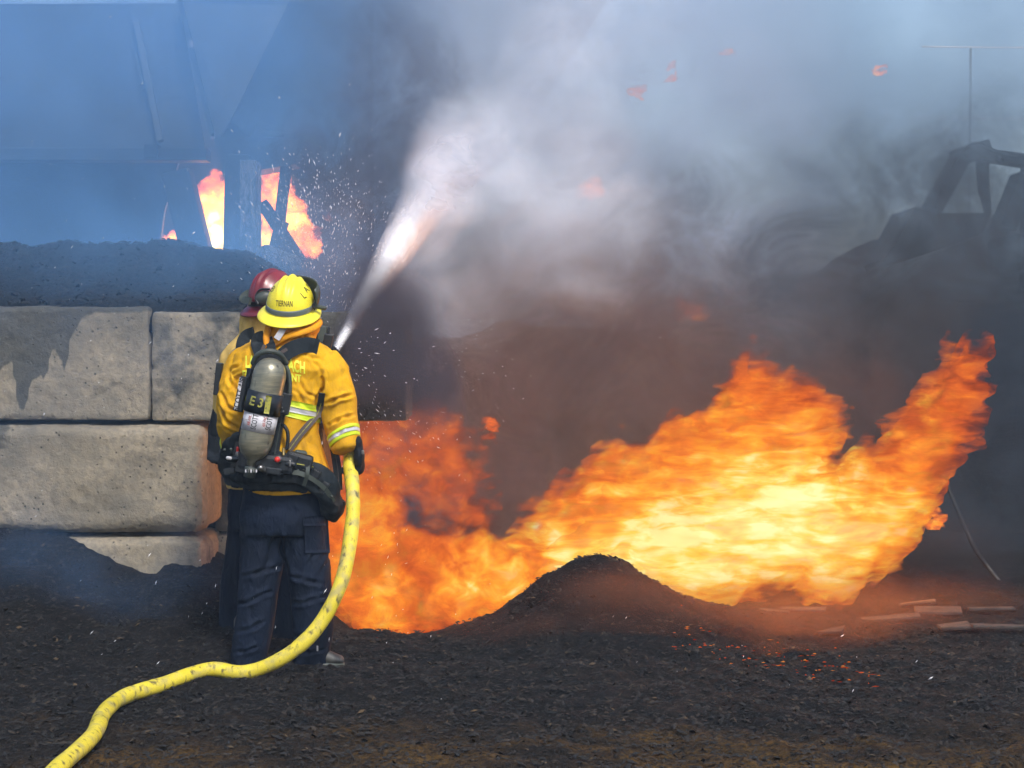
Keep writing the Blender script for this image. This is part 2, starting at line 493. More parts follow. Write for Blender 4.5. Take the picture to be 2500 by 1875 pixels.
gx = axis(-3.0, 3.2, .022, -60, 60); gy = axis(5.9, 10.8, .022, -4, 160)
X, Y = np.meshgrid(gx, gy, indexing='ij'); xf, yf = X.ravel(), Y.ravel(); zf = ground_h(xf, yf)
fine = (yf > 5.5) & (yf < 11.5) & (abs(xf) < 3.5)
zf = zf + np.where(fine, (fbm(np.stack([xf, yf, 0 * xf], -1) * 22, 2, 21) - .5) * .035, 0)
ny = len(gy)
F = [(i * ny + j, (i + 1) * ny + j, (i + 1) * ny + j + 1, i * ny + j + 1) for i in range(len(gx) - 1) for j in range(ny - 1)]
ground = mesh('ground', np.stack([xf, yf, zf], -1), F, M['soil']); kind(ground, 'structure')


def chips(name, n, xr, yr, hfun, mat, lmin=.008, lmax=.046, seed=1, tone_bias=0.0):
    """Loose splinters and chips lying on the mulch, one uncountable mass."""
    r = np.random.default_rng(seed)
    x = r.uniform(*xr, n); y = r.uniform(*yr, n); z = hfun(x, y)
    L = lmin + (lmax - lmin) * r.random(n) ** 2.5; W = L * r.uniform(.12, .4, n)
    a = r.uniform(0, math.pi, n); e = r.normal(0, .35, n)
    d = np.stack([np.cos(a) * np.cos(e), np.sin(a) * np.cos(e), np.sin(e)], -1)
    s = np.stack([-np.sin(a), np.cos(a), 0 * a], -1); u = np.cross(d, s)
    c = np.stack([x, y, z + .006], -1); V = []
    for i, j, q in ((-1, 0, 0), (0, -1, 0), (1, 0, 0), (0, 1, 0), (0, 0, 1)):
        V.append(c + d * (L * i / 2)[:, None] + s * (W * j)[:, None] + u * (W * .5 * q)[:, None])
    V = np.stack(V, 1).reshape(-1, 3)
    b = np.arange(n)[:, None] * 5
    F = np.concatenate([b + np.array([[0, 1, 4]]), b + np.array([[1, 2, 4]]), b + np.array([[2, 3, 4]]), b + np.array([[3, 0, 4]])])
    tone = np.repeat(np.clip(r.beta(1.6, 2.6, n) + tone_bias, 0, 1), 5)
    return mesh(name, V, F, mat, smooth=False, attrs={'tone': tone})


o = chips('mulch_litter', 38000, (-3.0, 3.4), (5.9, 9.2), ground_h, M['chips'], seed=2); kind(o, 'stuff', 'loose dark wood chips and straw scattered over the yard')
o['category'] = 'mulch'


# ------------------------------------------------------------------ block wall
def concrete_block(x0, x1, z0, z1, y0, y1, label, rad=.03, stain_shade_f=None, seed=0, res=.016):
    cx, cy, cz = (x0 + x1) / 2, (y0 + y1) / 2, (z0 + z1) / 2; hx, hy, hz = (x1 - x0) / 2, (y1 - y0) / 2, (z1 - z0) / 2
    V, Fc = [], []
    def face(o, du, dv, nu, nv):
        b = sum(len(v) for v in V)
        u, v = np.meshgrid(np.linspace(-1, 1, nu + 1), np.linspace(-1, 1, nv + 1), indexing='ij')
        p = np.array(o)[None] + u.ravel()[:, None] * np.array(du)[None] + v.ravel()[:, None] * np.array(dv)[None]
        V.append(p)
        for i in range(nu):
            for j in range(nv):
                a = b + i * (nv + 1) + j; Fc.append((a, a + nv + 1, a + nv + 2, a + 1))
    nx, nyy, nz = int(2 * hx / res), max(4, int(2 * hy / (res * 3))), int(2 * hz / res)
    face((0, -hy, 0), (hx, 0, 0), (0, 0, hz), nx, nz); face((0, hy, 0), (-hx, 0, 0), (0, 0, hz), 20, 10)
    face((hx, 0, 0), (0, hy, 0), (0, 0, hz), nyy, nz); face((-hx, 0, 0), (0, -hy, 0), (0, 0, hz), nyy, nz)
    face((0, 0, hz), (hx, 0, 0), (0, hy, 0), nx, nyy); face((0, 0, -hz), (hx, 0, 0), (0, -hy, 0), nx, nyy)
    p = np.concatenate(V)
    wv = p + np.array([[cx, cy, cz]])
    r = rad * (.5 + 1.6 * fbm(wv * 2.1, 2, seed + 3)); H = np.array([[hx, hy, hz]])
    inner = np.clip(p, -(H - r[:, None]), (H - r[:, None])); d = p - inner; L = np.linalg.norm(d, axis=1) + 1e-9
    q = inner + d / L[:, None] * np.minimum(L, r)[:, None]
    nrm = d / L[:, None]
    n = (fbm(wv * 5, 4, seed) - .5) * .022 + (fbm(wv * 30, 2, seed + 9) - .5) * .008
    pit = np.clip(vnoise(wv * 28, seed + 5) - .80, 0, 1) * .06
    q = q + nrm * (n - pit)[:, None] + np.array([[cx, cy, cz]])
    st = stain_shade_f(q) if stain_shade_f is not None else np.zeros(len(q))
    o = mesh('concrete_block', q, Fc, M['concrete'], None, attrs={'stain': st})
    tag(o, label, 'concrete block', 'large cast blocks of the retaining wall'); return o


def wx(px, Yd=WALL_Y): return P(px, 900, Yd).x
def wz(py, Yd=WALL_Y): return P(0, py, Yd).z


DRX = [-60, -20, 0, 10, 30, 45, 60, 75, 85, 100, 110, 125, 135, 150, 160, 170, 178, 200, 230, 365]
DRZ = [960, 905, 905, 890, 882, 1000, 1000, 930, 925, 915, 930, 855, 850, 880, 912, 830, 815, 775, 765, 760]


def stain_top(q):
    mott = (fbm(q * 4.3, 4, 91) - .5) * .9
    px = 1250 + q[:, 0] / WALL_Y * FPX
    edge = np.interp(px, DRX, DRZ); z = np.array([wz(e) for e in edge])
    return np.clip(np.maximum(.5 + (q[:, 2] - z) * 16, .26 + mott * .5), 0, 1)


def stain_second(q):
    px = 1250 + q[:, 0] / WALL_Y * FPX
    n = fbm(q * np.array([[5, 5, 2.]]), 4, 77)
    base = .40 + (n - .5) * .6 + .12 * sstep(365, 480, px)
    return np.clip(np.where(px < 440, base + .12, base - .02), 0, .62)


concrete_block(wx(-300), wx(364), wz(1028), wz(748), WALL_Y, WALL_Y + .62, 'pale concrete block with dark wet drips running down its face, top course', .020, stain_top, 1)
concrete_block(wx(368), wx(992), wz(1029), wz(760), WALL_Y + .01, WALL_Y + .62, 'grey water-darkened concrete block bridging the burning gap behind the firefighters', .018,
               lambda q: np.clip(.56 + (fbm(q * 3.1, 4, 5) - .5) * 1.0 + .7 * sstep(560, 760, 1250 + q[:, 0] / WALL_Y * FPX), 0, 1), 2)
concrete_block(wx(-330), wx(503), wz(1302), wz(1036), WALL_Y - .03, WALL_Y + .6, 'tan pitted concrete block with rounded right end, middle course of the wall', .065,
               lambda q: np.clip(.62 - (1250 + q[:, 0] / WALL_Y * FPX) / 130, 0, 1) * (q[:, 2] > wz(1095)), 3)
concrete_block(wx(-160), wx(497), wz(1580), wz(1312), WALL_Y - .02, WALL_Y + .6, 'half-buried concrete block at the foot of the wall', .05,
               lambda q: np.clip((fbm(q * 3.5, 3, 12) - .42) * 2.4, 0, 1), 4)
concrete_block(wx(520, 9.72), wx(792, 9.72), wz(1300, 9.72), wz(1040, 9.72), 9.72, 10.3, 'concrete block darkened by painted shade, set back behind the standing firefighters', .03,
               lambda q: np.full(len(q), .60), 5, .03)  # even dark coat puts the recess's shade into the block's colour
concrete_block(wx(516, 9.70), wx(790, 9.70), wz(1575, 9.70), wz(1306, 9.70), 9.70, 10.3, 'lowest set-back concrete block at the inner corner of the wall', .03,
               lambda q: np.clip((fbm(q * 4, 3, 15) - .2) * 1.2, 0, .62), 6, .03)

# mulch heaped on top of the wall
TX = [-40, -3.2, -2.6, -2.2, -1.85, -1.62, -1.45, -1.25, -1.0, -.7, -.3, 1]
TH = [.40, .37, .36, .33, .34, .29, .20, .08, .0, .0, -.1, -.2]


def top_h(x, y):
    p = np.stack([x, y, 0 * x], -1)
    base = 1.745
    r = np.interp(x, TX, TH) * sstep(WALL_Y - .0, WALL_Y + .85, y) + .03
    bumpy = (fbm(p * 2.6, 4, 31) - .5) * .16 + (fbm(p * 16, 3, 33) - .5) * .05
    h = base + r + bumpy * sstep(WALL_Y, WALL_Y + .4, y) + .02 * (fbm(p * 8, 2, 3) - .5)
    mound = .07 * np.exp(-((x + 2.06) / .13) ** 2 - ((y - 10.3) / .4) ** 2)
    return h + mound


gx = axis(-3.2, -1.16, .022, -7, -1.15); gy = np.arange(WALL_Y + .03, 11.4, .03)
X, Y = np.meshgrid(gx, gy, indexing='ij'); xf, yf = X.ravel(), Y.ravel(); zt = top_h(xf, yf)
edge = np.minimum.reduce([(yf - gy[0]) / .12, (11.37 - yf) / .5, np.clip((-1.16 - xf) / .45, 0, 9), np.full(len(xf), 1.)])
zt = 1.70 + (zt - 1.70) * sstep(0, 1, np.clip(edge, 0, 1)) ** .6
ny = len(gy); nxx = len(gx)
V = np.concatenate([np.stack([xf, yf, zt], -1), np.stack([xf, yf, 0 * xf + 1.62], -1)]); n0 = nxx * ny
F = [(i * ny + j, (i + 1) * ny + j, (i + 1) * ny + j + 1, i * ny + j + 1) for i in range(nxx - 1) for j in range(ny - 1)]
F += [tuple(a + n0 for a in f[::-1]) for f in F]
rim = [(i * ny, (i + 1) * ny) for i in range(nxx - 1)] + [((nxx - 1) * ny + j, (nxx - 1) * ny + j + 1) for j in range(ny - 1)] + \
      [((i + 1) * ny + ny - 1, i * ny + ny - 1) for i in range(nxx - 1)] + [(j + 1, j) for j in range(ny - 1)]
F += [(b, a, a + n0, b + n0) for a, b in rim]
o = mesh('mulch_heap', V, F, M['mulch']); tag(o, 'blackened mulch heaped along the top of the concrete block wall', 'mulch heap')
# the ground the heap lies on behind the wall
box_y0 = WALL_Y + .64
v, f = box_data((-4.2, 10.9, .85), (5.3, 1.2, 1.66)); o = mesh('earth_bank', v, f, M['mulch'], smooth=False); kind(o, 'structure')
o = chips('mulch_litter', 7000, (-3.2, -1.3), (WALL_Y + .06, 10.6), lambda x, y: top_h(x, y), M['chips'], .012, .06, 5, -.12)
kind(o, 'stuff', 'blackened splinters lying on the heap above the wall'); o['category'] = 'mulch'


# far heaps
def far_heap(name, pts, y0, depth, label, mat, seed, cat='mulch heap'):
    xs = [P(a, b, y0 + depth * .5).x for a, b in pts]; zs = [P(a, b, y0 + depth * .5).z for a, b in pts]
    gx = np.arange(xs[0], xs[-1], .09); gy = np.linspace(y0, y0 + depth, 44)
    X, Y = np.meshgrid(gx, gy, indexing='ij'); xf, yf = X.ravel(), Y.ravel(); t = (yf - y0) / depth
    H = np.interp(xf, xs, zs)
    prof = np.sin(np.clip(t, 0, 1) * math.pi) ** .8
    ends = sstep(0, .12, (xf - xs[0]) / (xs[-1] - xs[0])) * sstep(0, .08, (xs[-1] - xf) / (xs[-1] - xs[0]))
    p = np.stack([xf, yf, 0 * xf], -1)
    z = H * prof * ends + (fbm(p * 1.2, 5, seed) - .5) * .5 * prof - .05
    ny = len(gy)
    F = [(i * ny + j, (i + 1) * ny + j, (i + 1) * ny + j + 1, i * ny + j + 1) for i in range(len(gx) - 1) for j in range(ny - 1)]
    n = len(xf); V = np.concatenate([np.stack([xf, yf, z], -1), np.stack([xf, yf, 0 * z - .3], -1)])
    o = mesh(name, V, F + [tuple(a + n for a in f[::-1]) for f in F], mat); tag(o, label, cat); return o


far_heap('mulch_heap', [(700, 900), (950, 820), (1250, 790), (1500, 800), (1800, 760), (2050, 760), (2250, 850)], 19.5, 4, 'long dark mulch heap veiled by smoke behind the big fire', M['heap'], 41)
far_heap('mulch_heap', [(1780, 900), (1950, 690), (2130, 600), (2300, 540), (2500, 520), (2900, 480), (3300, 560)], 13.6, 5, 'tall dark mulch heap under the excavator at the yard edge', M['heap'], 42)


# ------------------------------------------------------------------ hopper over the wall
HY = 14.2
def quad_plate(name, pts, Y0s, th, mat, parent):
    """Steel plate from corner pixels and depths, with thickness."""
    a = [P(x, y, d) for (x, y), d in zip(pts, Y0s)]; b = [p + Vector((0, th, 0)) for p in a]; n = len(a)
    F = [tuple(range(n)), tuple(range(n, 2 * n))[::-1]] + [(i, i + n, (i + 1) % n + n, (i + 1) % n) for i in range(n)]
    return mesh(name, a + b, F, mat, parent, smooth=False)


hop = thing('steel_hopper', 'tall soot-blue steel hopper on charred legs standing in smoke behind the wall', 'hopper', P(560, 760, HY) * 1)
hop.location.z = 0
bpy.context.view_layer.update()
quad_plate('side_panel', [(-700, 12), (437, 8), (505, 392), (-700, 395)], [HY + .5, HY + .5, HY + .1, HY + .1], .05, M['plate'], hop)
quad_plate('front_panel', [(440, 6), (702, 14), (562, 295), (530, 345)], [HY + .35, HY, HY - .1, HY - .05], .05, M['plate2'], hop)
quad_plate('side_panel', [(704, 4), (1500, -30), (1250, 380), (1010, 560), (800, 500), (563, 297)], [HY, HY + 1.9, HY + 1.6, HY + 1.3, HY + .8, HY - .05], .05, M['plate'], hop)
quad_plate('outlet_panel', [(520, 330), (740, 340), (720, 400), (545, 430)], [HY - .12] * 4, .4, M['beam'], hop)
v, f = box_data((0, 0, 0), (1, 1, 1))
box('beam', (P(-100, 386, HY - .1).x, HY - .15, P(0, 384, HY).z), (4.2, .22, .105), M['plate'], hop, bev=.01)
box('beam_foot', (P(380, 384, HY - .1).x, HY - .20, P(0, 378, HY).z), (.11, .2, .12), M['beam'], hop, bev=.01)


def bar(name, a, b, wd, dp, mat, parent, ref=Vector((0, 1, 0))):
    a, b = Vector(a), Vector(b); t = (b - a).normalized(); s = t.cross(ref).normalized(); u = s.cross(t)
    r = Matrix((s, u, t)).transposed(); v, f = box_data((a + b) / 2, (wd, dp, (b - a).length), r, min(wd, dp) * .08)
    return mesh(name, v, f, mat, parent, smooth=False)


bar('seam', P(440, 0, HY + .28), P(519, 330, HY - .14), .035, .05, M['beam'], hop)
bar('crease', P(333, 50, HY + .40), P(392, 345, HY + .05), .05, .05, M['plate2'], hop)
bar('back_wall_rib', P(330, 120, HY + .37), P(350, 220, HY + .22), .03, .03, M['plate'], hop)
for (a, b) in ((467, 108), (520, 331)):
    box('clip', P(a, b, HY - .10 if b > 200 else HY + .10), (.035, .05, .06), M['white'], hop, bev=.005)
bar('leg', P(432, 420, HY - .1), P(500, 690, HY - .1), .24, .25, M['beam'], hop)
bar('leg', P(585, 380, HY - .2), P(578, 720, HY - .2), .20, .28, M['beam'], hop)
colm = bar('column', P(612, 395, HY - .25), P(612, 740, HY - .25), .135, .30, M['peel'], hop)
bar('leg', P(708, 330, HY), P(676, 600, HY), .085, .12, M['beam'], hop)
bar('brace', P(640, 495, HY + .1), P(735, 640, HY + .1), .10, .12, M['beam'], hop)
bar('brace', P(690, 540, HY + .05), P(645, 700, HY + .05), .10, .12, M['beam'], hop)
tube('roller', [P(650, 622, HY - .1), P(712, 645, HY - .1)], .085, M['peel'], hop, 16)
quad_plate('gap_backing', [(430, 2), (1000, -20), (840, 440), (500, 440)], [HY + 1.3] * 4, .05, M['plate'], hop)  # added dark plate behind the panel gaps where bright sky showed
quad_plate('outlet_panel', [(505, 300), (560, 292), (700, 330), (520, 345)], [HY + .1] * 4, .1, M['beam'], hop)
quad_plate('dark_backing', [(300, 370), (1000, 370), (960, 800), (300, 800)], [HY + 2.2] * 4, .06, M['beam'], hop)  # added dark sheet, blocks the bright sky between legs and braces
quad_plate('back_wall', [(-700, 380), (440, 380), (400, 520), (372, 760), (-700, 760)], [HY + .6] * 5, .06, M['plate'], hop)

# ------------------------------------------------------------------ excavator at right
EY = 13.0
ex = thing('excavator', 'dark excavator with raised arm working on the smoky heap at right', 'excavator', (P(2480, 600, EY).x, EY, P(0, 560, EY).z))
bpy.context.view_layer.update()
bar('stick', P(2262, 535, EY), P(2352, 372, EY), .13, .20, M['machine'], ex)
bar('stick_head', P(2330, 388, EY), P(2412, 362, EY), .13, .22, M['machine'], ex)
bar('boom', P(2395, 378, EY), P(2545, 400, EY), .085, .22, M['machine'], ex)
bar('boom_base', P(2530, 392, EY), P(2790, 520, EY), .26, .3, M['machine'], ex)
tube('hydraulic_cylinder', [P(2398, 400, EY), P(2402, 465, EY), P(2412, 515, EY)], [.05, .045, .03], M['machine'], ex, 10)
vv = []
bk = [(2235, 505), (2290, 520), (2420, 520), (2400, 570), (2290, 610), (2200, 640), (2140, 655), (2190, 590)]
for (a, b) in ((2310, 455), (2365, 375), (2440, 388)): tube('pin', [P(a, b, EY - .14), P(a, b, EY + .14)], .035, M['machine'], ex, 10)
tube('hydraulic_line', smooth_path([P(2285, 505, EY - .12), P(2318, 420, EY - .14), P(2372, 352, EY - .13), P(2440, 372, EY - .12), P(2520, 380, EY - .12)], 6), .014, M['machine'], ex, 6)
quad_plate('bucket', bk, [EY - .3] * len(bk), .8, M['machine'], ex)
for i in range(4):
    a = P(2150 + i * 28, 640 - i * 8, EY - .3 + i * .2); bar('bucket_tooth', a, a + Vector((-.12, 0, -.05)), .05, .05, M['machine'], ex)
box('cab', P(2680, 540, EY), (.95, 1.0, 1.1), M['machine'], ex, bev=.08)
box('engine_body', P(2850, 610, EY), (1.6, 1.3, .6), M['machine'], ex, bev=.1)
bar('link_arm', P(2500, 430, EY), P(2448, 560, EY), .14, .3, M['machine'], ex)
box('counterweight', P(2500, 620, EY + .3), (.36, .9, .30), M['machine'], ex, bev=.06)
o = tube('track', [P(2560, 680, EY), P(3000, 690, EY)], .22, M['machine'], ex, 14)

GY = 60
fr = thing('gantry_frame', 'thin steel gantry frame half lost in smoke above the excavator', 'steel frame', (P(2370, 700, GY).x, GY, 0))  # pale members carry part of the smoke veil in their colour
bpy.context.view_layer.update()
bar('post', P(2370, 118, GY), (P(2370, 118, GY).x, GY, 0), .07, .07, M['plate2'], fr)
bar('top_rail', P(2250, 114, GY), P(3000, 122, GY), .05, .05, M['white'], fr)
bar('mid_rail', P(2230, 288, GY), P(3000, 292, GY), .04, .04, M['white'], fr)
bar('post', P(2960, 118, GY), (P(2960, 118, GY).x, GY, 0), .07, .07, M['plate2'], fr)

# cable and pale boards on the ground at right
tube('cable', smooth_path([P(2310, 1180, 11.6), P(2370, 1320, 11.3), P(2405, 1375, 11.1), P(2450, 1430, 11), P(2520, 1485, 10.8), P(2700, 1560, 10.4)]), .016, M['ink'], None, 8)
tag(bpy.data.objects['cable'], 'slack dark cable running down to the ground on the far right', 'cable')
bd = [(1960, 1500, 90, -22), (2170, 1520, 120, -10), (2330, 1545, 60, -5), (2440, 1552, 110, -3), (2080, 1430, 100, -14), (2290, 1500, 90, -12), (2420, 1500, 90, -8), (2030, 1560, 50, -24),
      (2240, 1470, 70, -16), (1890, 1515, 60, -12)]
for i, (a, b, L, ang) in enumerate(bd):
    Yg = ground_Y(b); c0 = P(a, b, Yg); z = float(ground_h(np.array([c0.x]), np.array([Yg]))[0]); ll = L / FPX * Yg
    v, f = box_data((c0.x, Yg, z + .02), (ll * 1.25, .07 + .04 * (i % 3), .018), Matrix.Rotation(R(ang * .9), 3, 'Z') @ Matrix.Rotation(R(ang * .15), 3, 'Y'), .008)
    v = [Vector(p) + Vector((0, 0, .02 * math.sin(p[0] * 25 + i))) for p in v]
    o = mesh('broken_board', v, f, M['debris'], None, smooth=False)
    tag(o, ['long pale ashy board lying below the slack cable', 'short pale ashy board lying on the burnt ground', 'narrow ashy board lying near the right fire'][i % 3] + [', ' + s for s in
        ('beside the foot of the flames', 'the widest and brightest', 'a small stub left of the cable end', 'at the right edge', 'farther back beside the tall flame', 'nearer the cable', 'farthest right in the back row',
         'nearest to the camera', 'in the back row middle', 'closest to the hillock')][i], 'board', 'pale boards on the burnt ground')


# ------------------------------------------------------------------ fire
def flame_mat(name, sx=5.0, sz=13.0, stops=None, strength=1.0, rot=0.0):
    k = NT(name); k.n.remove(k.b)
    h = k.new('ShaderNodeAttribute', attribute_name='burn').outputs['Fac']; a = k.new('ShaderNodeAttribute', attribute_name='cover').outputs['Fac']
    tc = k.n.new('ShaderNodeTexCoord'); mp = k.new('ShaderNodeMapping', {0: tc.outputs['Object']}); mp.inputs['Scale'].default_value = (sx, 3, sz); mp.inputs['Rotation'].default_value = (0, rot, 0)
    no = k.new('ShaderNodeTexNoise', {'Vector': mp.outputs[0], 'Scale': 1.0, 'Detail': 4.0, 'Roughness': .6, 'Distortion': .5})
    hh = k.math('ADD', h, k.math('MULTIPLY', k.math('SUBTRACT', no.outputs[0], .55), 1.25))
    col = k.ramp(hh, stops or [(.0, (.35, .05, .015)), (.25, (.80, .12, .018)), (.45, (1.0, .21, .018)), (.64, (1.0, .40, .03)), (.80, (1.0, .66, .10)), (.97, (1.0, .92, .42))])
    st = k.ramp(hh, [(0, (.45, .45, .45)), (.5, (.85, .85, .85)), (1, (1, 1, 1))])
    aa = k.math('ADD', a, k.math('MULTIPLY', k.math('SUBTRACT', no.outputs[0], .5), 1.5))
    aa = k.math('MULTIPLY', k.ramp(aa, [(.22, (0, 0, 0)), (.92, (1, 1, 1))]), k.math('MINIMUM', k.math('MULTIPLY', a, 1.5), .55))
    em = k.new('ShaderNodeEmission', {'Color': col, 'Strength': k.math('MULTIPLY', st, strength)})
    tr = k.new('ShaderNodeBsdfTransparent'); mx = k.new('ShaderNodeMixShader', {0: aa, 1: tr.outputs[0], 2: em.outputs[0]})
    k.l.new(mx.outputs[0], k.out.inputs['Surface']); k.m.cycles.emission_sampling = 'NONE'; return k.m


M['flame'] = flame_mat('bright_flame', 3.6, 14, rot=.22)
M['flame_red'] = flame_mat('smoky_red_flame', 7, 9, rot=.5)
M['flame_small'] = flame_mat('distant_flame', 12, 18, strength=1.6)
M['flame_hot'] = flame_mat('white_hot_flame', 9, 8, strength=13.0)


def flames(name, blobs, Y0, depth, layers, mat, label, cell=.014, seed=0, warp=.10, wscale=3.0, gain=1.0, group=None, lick=1.0, thr=.10, plain=False):
    """A burning mass: nested wavering sheets of fire that swell out where the fire is thick."""
    bx = [(P(x, y, Y0).x, P(x, y, Y0).z, rx / FPX * Y0, ry / FPX * Y0, h) for x, y, rx, ry, h in blobs]
    x0 = min(b[0] - b[2] * 1.3 for b in bx); x1 = max(b[0] + b[2] * 1.3 for b in bx); z0 = min(b[1] - b[3] * 1.2 for b in bx); z1 = max(b[1] + b[3] * 1.5 + warp * 1.6 for b in bx)
    gx = np.arange(x0, x1, cell); gz = np.arange(z0, z1, cell); nz = len(gz)
    X, Z = np.meshgrid(gx, gz, indexing='ij'); xf, zf = X.ravel(), Z.ravel()
    VV, FF, HH, AA = [], [], [], []; base = 0
    for L in range(layers):
        t = -1 + 2 * (L + .5) / layers
        p = np.stack([xf * .8, 0 * xf + t * 1.7 + seed, zf * .8], -1)
        wxn = (fbm(p * wscale, 4, seed + L) - .5) * 2 * warp; wzn = (fbm(p * wscale + 50, 4, seed + L + 30) - .5) * 2 * warp * 1.4
        rg = fbm(np.stack([xf * 5 - zf * 3, 0 * xf + t * 5 + seed, zf * 14], -1), 3, seed + L + 11) - .5; wxn = wxn + (0 if plain else rg * warp * 2.6)
        fine = fbm(np.stack([xf * 5.5, 0 * xf + t * 9, zf * 11], -1), 3, seed + 60 + L) - .5
        lk = vnoise(np.stack([(xf - zf * .5) * 6.5, 0 * xf + t * 2.3 + seed, zf * 1.3], -1), seed + L + 5) + .5 * vnoise(np.stack([(xf - zf * .5) * 15, 0 * xf + t * 4 + seed, zf * 2.5], -1), seed + L + 6)
        wzn = wzn + (0 if plain else (warp * .75 - warp * 1.5 * lk ** 2))
        xs, zs = xf + wxn, zf + wzn
        keep = np.ones_like(xf); hs = np.zeros_like(xf); ws = np.zeros_like(xf) + 1e-6
        for bx_, bz_, rx, rz, h in bx:
            dz = (zs - bz_) / rz; dz = np.where(dz > 0, dz * .80, dz)
            g = np.clip(1 - ((xs - bx_) / rx) ** 2 - dz ** 2, 0, 1)
            keep = keep * (1 - g * (.55 if plain else .92)); hs += g * h; ws += g
        Fd = 1 - keep; heat = hs / ws
        cov = np.clip(Fd * 1.25 + fine * 1.7 * lick * (1 - Fd * .6), 0, 1) * sstep(0, .18, Fd) * gain
        if plain: cov = Fd * sstep(0, .5, Fd)
        heat = heat if plain else heat * (.37 + .55 * Fd) + fine * .38 + (fbm(p * 5.0, 4, seed + 90) - .5) * .75
        yy = Y0 + t * depth * np.sqrt(np.clip(Fd, 0, 1)) + (fbm(p * 2.5, 2, seed + 70) - .5) * depth * .5
        ok = cov > thr
        idx = np.arange(len(xf)).reshape(len(gx), nz)
        a = idx[:-1, :-1].ravel(); b = idx[1:, :-1].ravel(); c = idx[1:, 1:].ravel(); d = idx[:-1, 1:].ravel()
        q = np.stack([a, b, c, d], -1); q = q[(ok[a] | ok[b] | ok[c] | ok[d])]
        used = np.unique(q); remap = np.zeros(len(xf), dtype=np.int64); remap[used] = np.arange(len(used)) + base
        VV.append(np.stack([xf, yy, zf], -1)[used]); FF.append(remap[q]); HH.append(heat[used]); AA.append(cov[used]); base += len(used)
    me = bpy.data.meshes.new(name); V = np.concatenate(VV); Fq = np.concatenate(FF)
    me.vertices.add(len(V)); me.vertices.foreach_set('co', V.astype(np.float32).ravel())
    me.loops.add(Fq.size); me.loops.foreach_set('vertex_index', Fq.astype(np.int32).ravel())
    me.polygons.add(len(Fq)); me.polygons.foreach_set('loop_start', np.arange(0, Fq.size, 4, dtype=np.int32)); me.polygons.foreach_set('loop_total', np.full(len(Fq), 4, dtype=np.int32))
    me.update(calc_edges=True)
    for kx, arr in (('burn', np.concatenate(HH)), ('cover', np.concatenate(AA))):
        at = me.attributes.new(kx, 'FLOAT', 'POINT'); at.data.foreach_set('value', arr.astype(np.float32))
    o = link(name, me, mat); tag(o, label, 'fire', group); return o


def fire_lamp(px, py, Y, watts, rad=.25, col=(1, .36, .08)):
    l = bpy.data.lights.new('fire_light', 'POINT'); l.energy = watts; l.color = col; l.shadow_soft_size = rad
    o = bpy.data.objects.new('fire_light', l); o.location = P(px, py, Y); C.objects.link(o)


BIG = [(1380, 1345, 60, 45, .95), (1450, 1330, 130, 70, 1.05), (1600, 1335, 220, 110, 1.05), (1750, 1305, 240, 170, 1.0), (1850, 1195, 210, 180, .92), (1600, 1235, 200, 130, .75), (1950, 1300, 210, 130, .98),
       (2060, 1295, 170, 120, .90), (2150, 1230, 120, 110, .80), (2230, 1135, 70, 120, .58), (2290, 1070, 61, 100, .52), (2335, 990, 51, 90, .48), (2375, 920, 30, 55, .45), (1850, 1025, 110, 110, .62), (1820, 995, 80, 60, .48),
       (1930, 1065, 130, 110, .60), (1690, 1125, 130, 90, .62), (2010, 1400, 70, 80, .85), (1995, 1455, 30, 40, .78), (1700, 1400, 170, 60, .95), (1280, 1390, 120, 60, .72), (1500, 1245, 130, 80, .55), (1400, 1305, 110, 70, .6)]
flames('fire', BIG, 10.2, .55, 8, M['flame'], 'large yellow-orange fire blazing behind the small hillock with a tall curling tongue at right', .015, 3)
LOW = [(850, 1330, 110, 130, .55), (900, 1270, 90, 90, .60), (1000, 1400, 170, 100, .62), (1150, 1400, 160, 80, .66), (1100, 1480, 220, 70, .64), (930, 1490, 170, 70, .60), (1030, 1530, 100, 34, .62), (850, 1440, 110, 110, .55),
       (1230, 1400, 90, 50, .70), (1230, 1450, 120, 50, .7)]
flames('fire', LOW, 9.75, .35, 6, M['flame_red'], 'low orange fire burning in the trench left of the hillock, beside the hose', .013, 11, warp=.07, wscale=4)
UP = [(930, 1120, 130, 150, .32), (1040, 1130, 120, 140, .38), (1110, 1210, 90, 110, .34), (880, 1200, 90, 120, .36), (990, 1040, 120, 70, .26), (1150, 1260, 50, 60, .28)]
flames('fire', UP, 10.1, .3, 5, M['flame_red'], 'dull red fire seen through smoke under the bridging concrete block', .014, 17, warp=.12, wscale=4, gain=.60)
flames('fire', [(545, 560, 60, 90, .85), (540, 610, 60, 70, 1.05), (520, 500, 50, 60, .5), (590, 600, 40, 60, .9)], 15.1, .2, 5, M['flame_hot'], 'bright fire between the slanted leg and the column of the hopper', .015, 23, warp=.05, wscale=6)
flames('fire', [(425, 615, 45, 40, .75), (440, 590, 30, 30, .6)], 15.1, .12, 4, M['flame_hot'], 'small orange fire left of the slanted hopper leg', .014, 27, warp=.04, wscale=6)
flames('fire', [(660, 500, 40, 55, .62), (700, 520, 45, 55, .55), (715, 565, 50, 25, .70), (650, 590, 20, 40, .9), (725, 555, 38, 18, .9), (750, 600, 34, 30, .45), (690, 470, 24, 50, .5)], 15.0, .2, 5, M['flame_hot'],
       'ragged orange fire among the thin braces right of the hopper column', .014, 29, warp=.06, wscale=6)
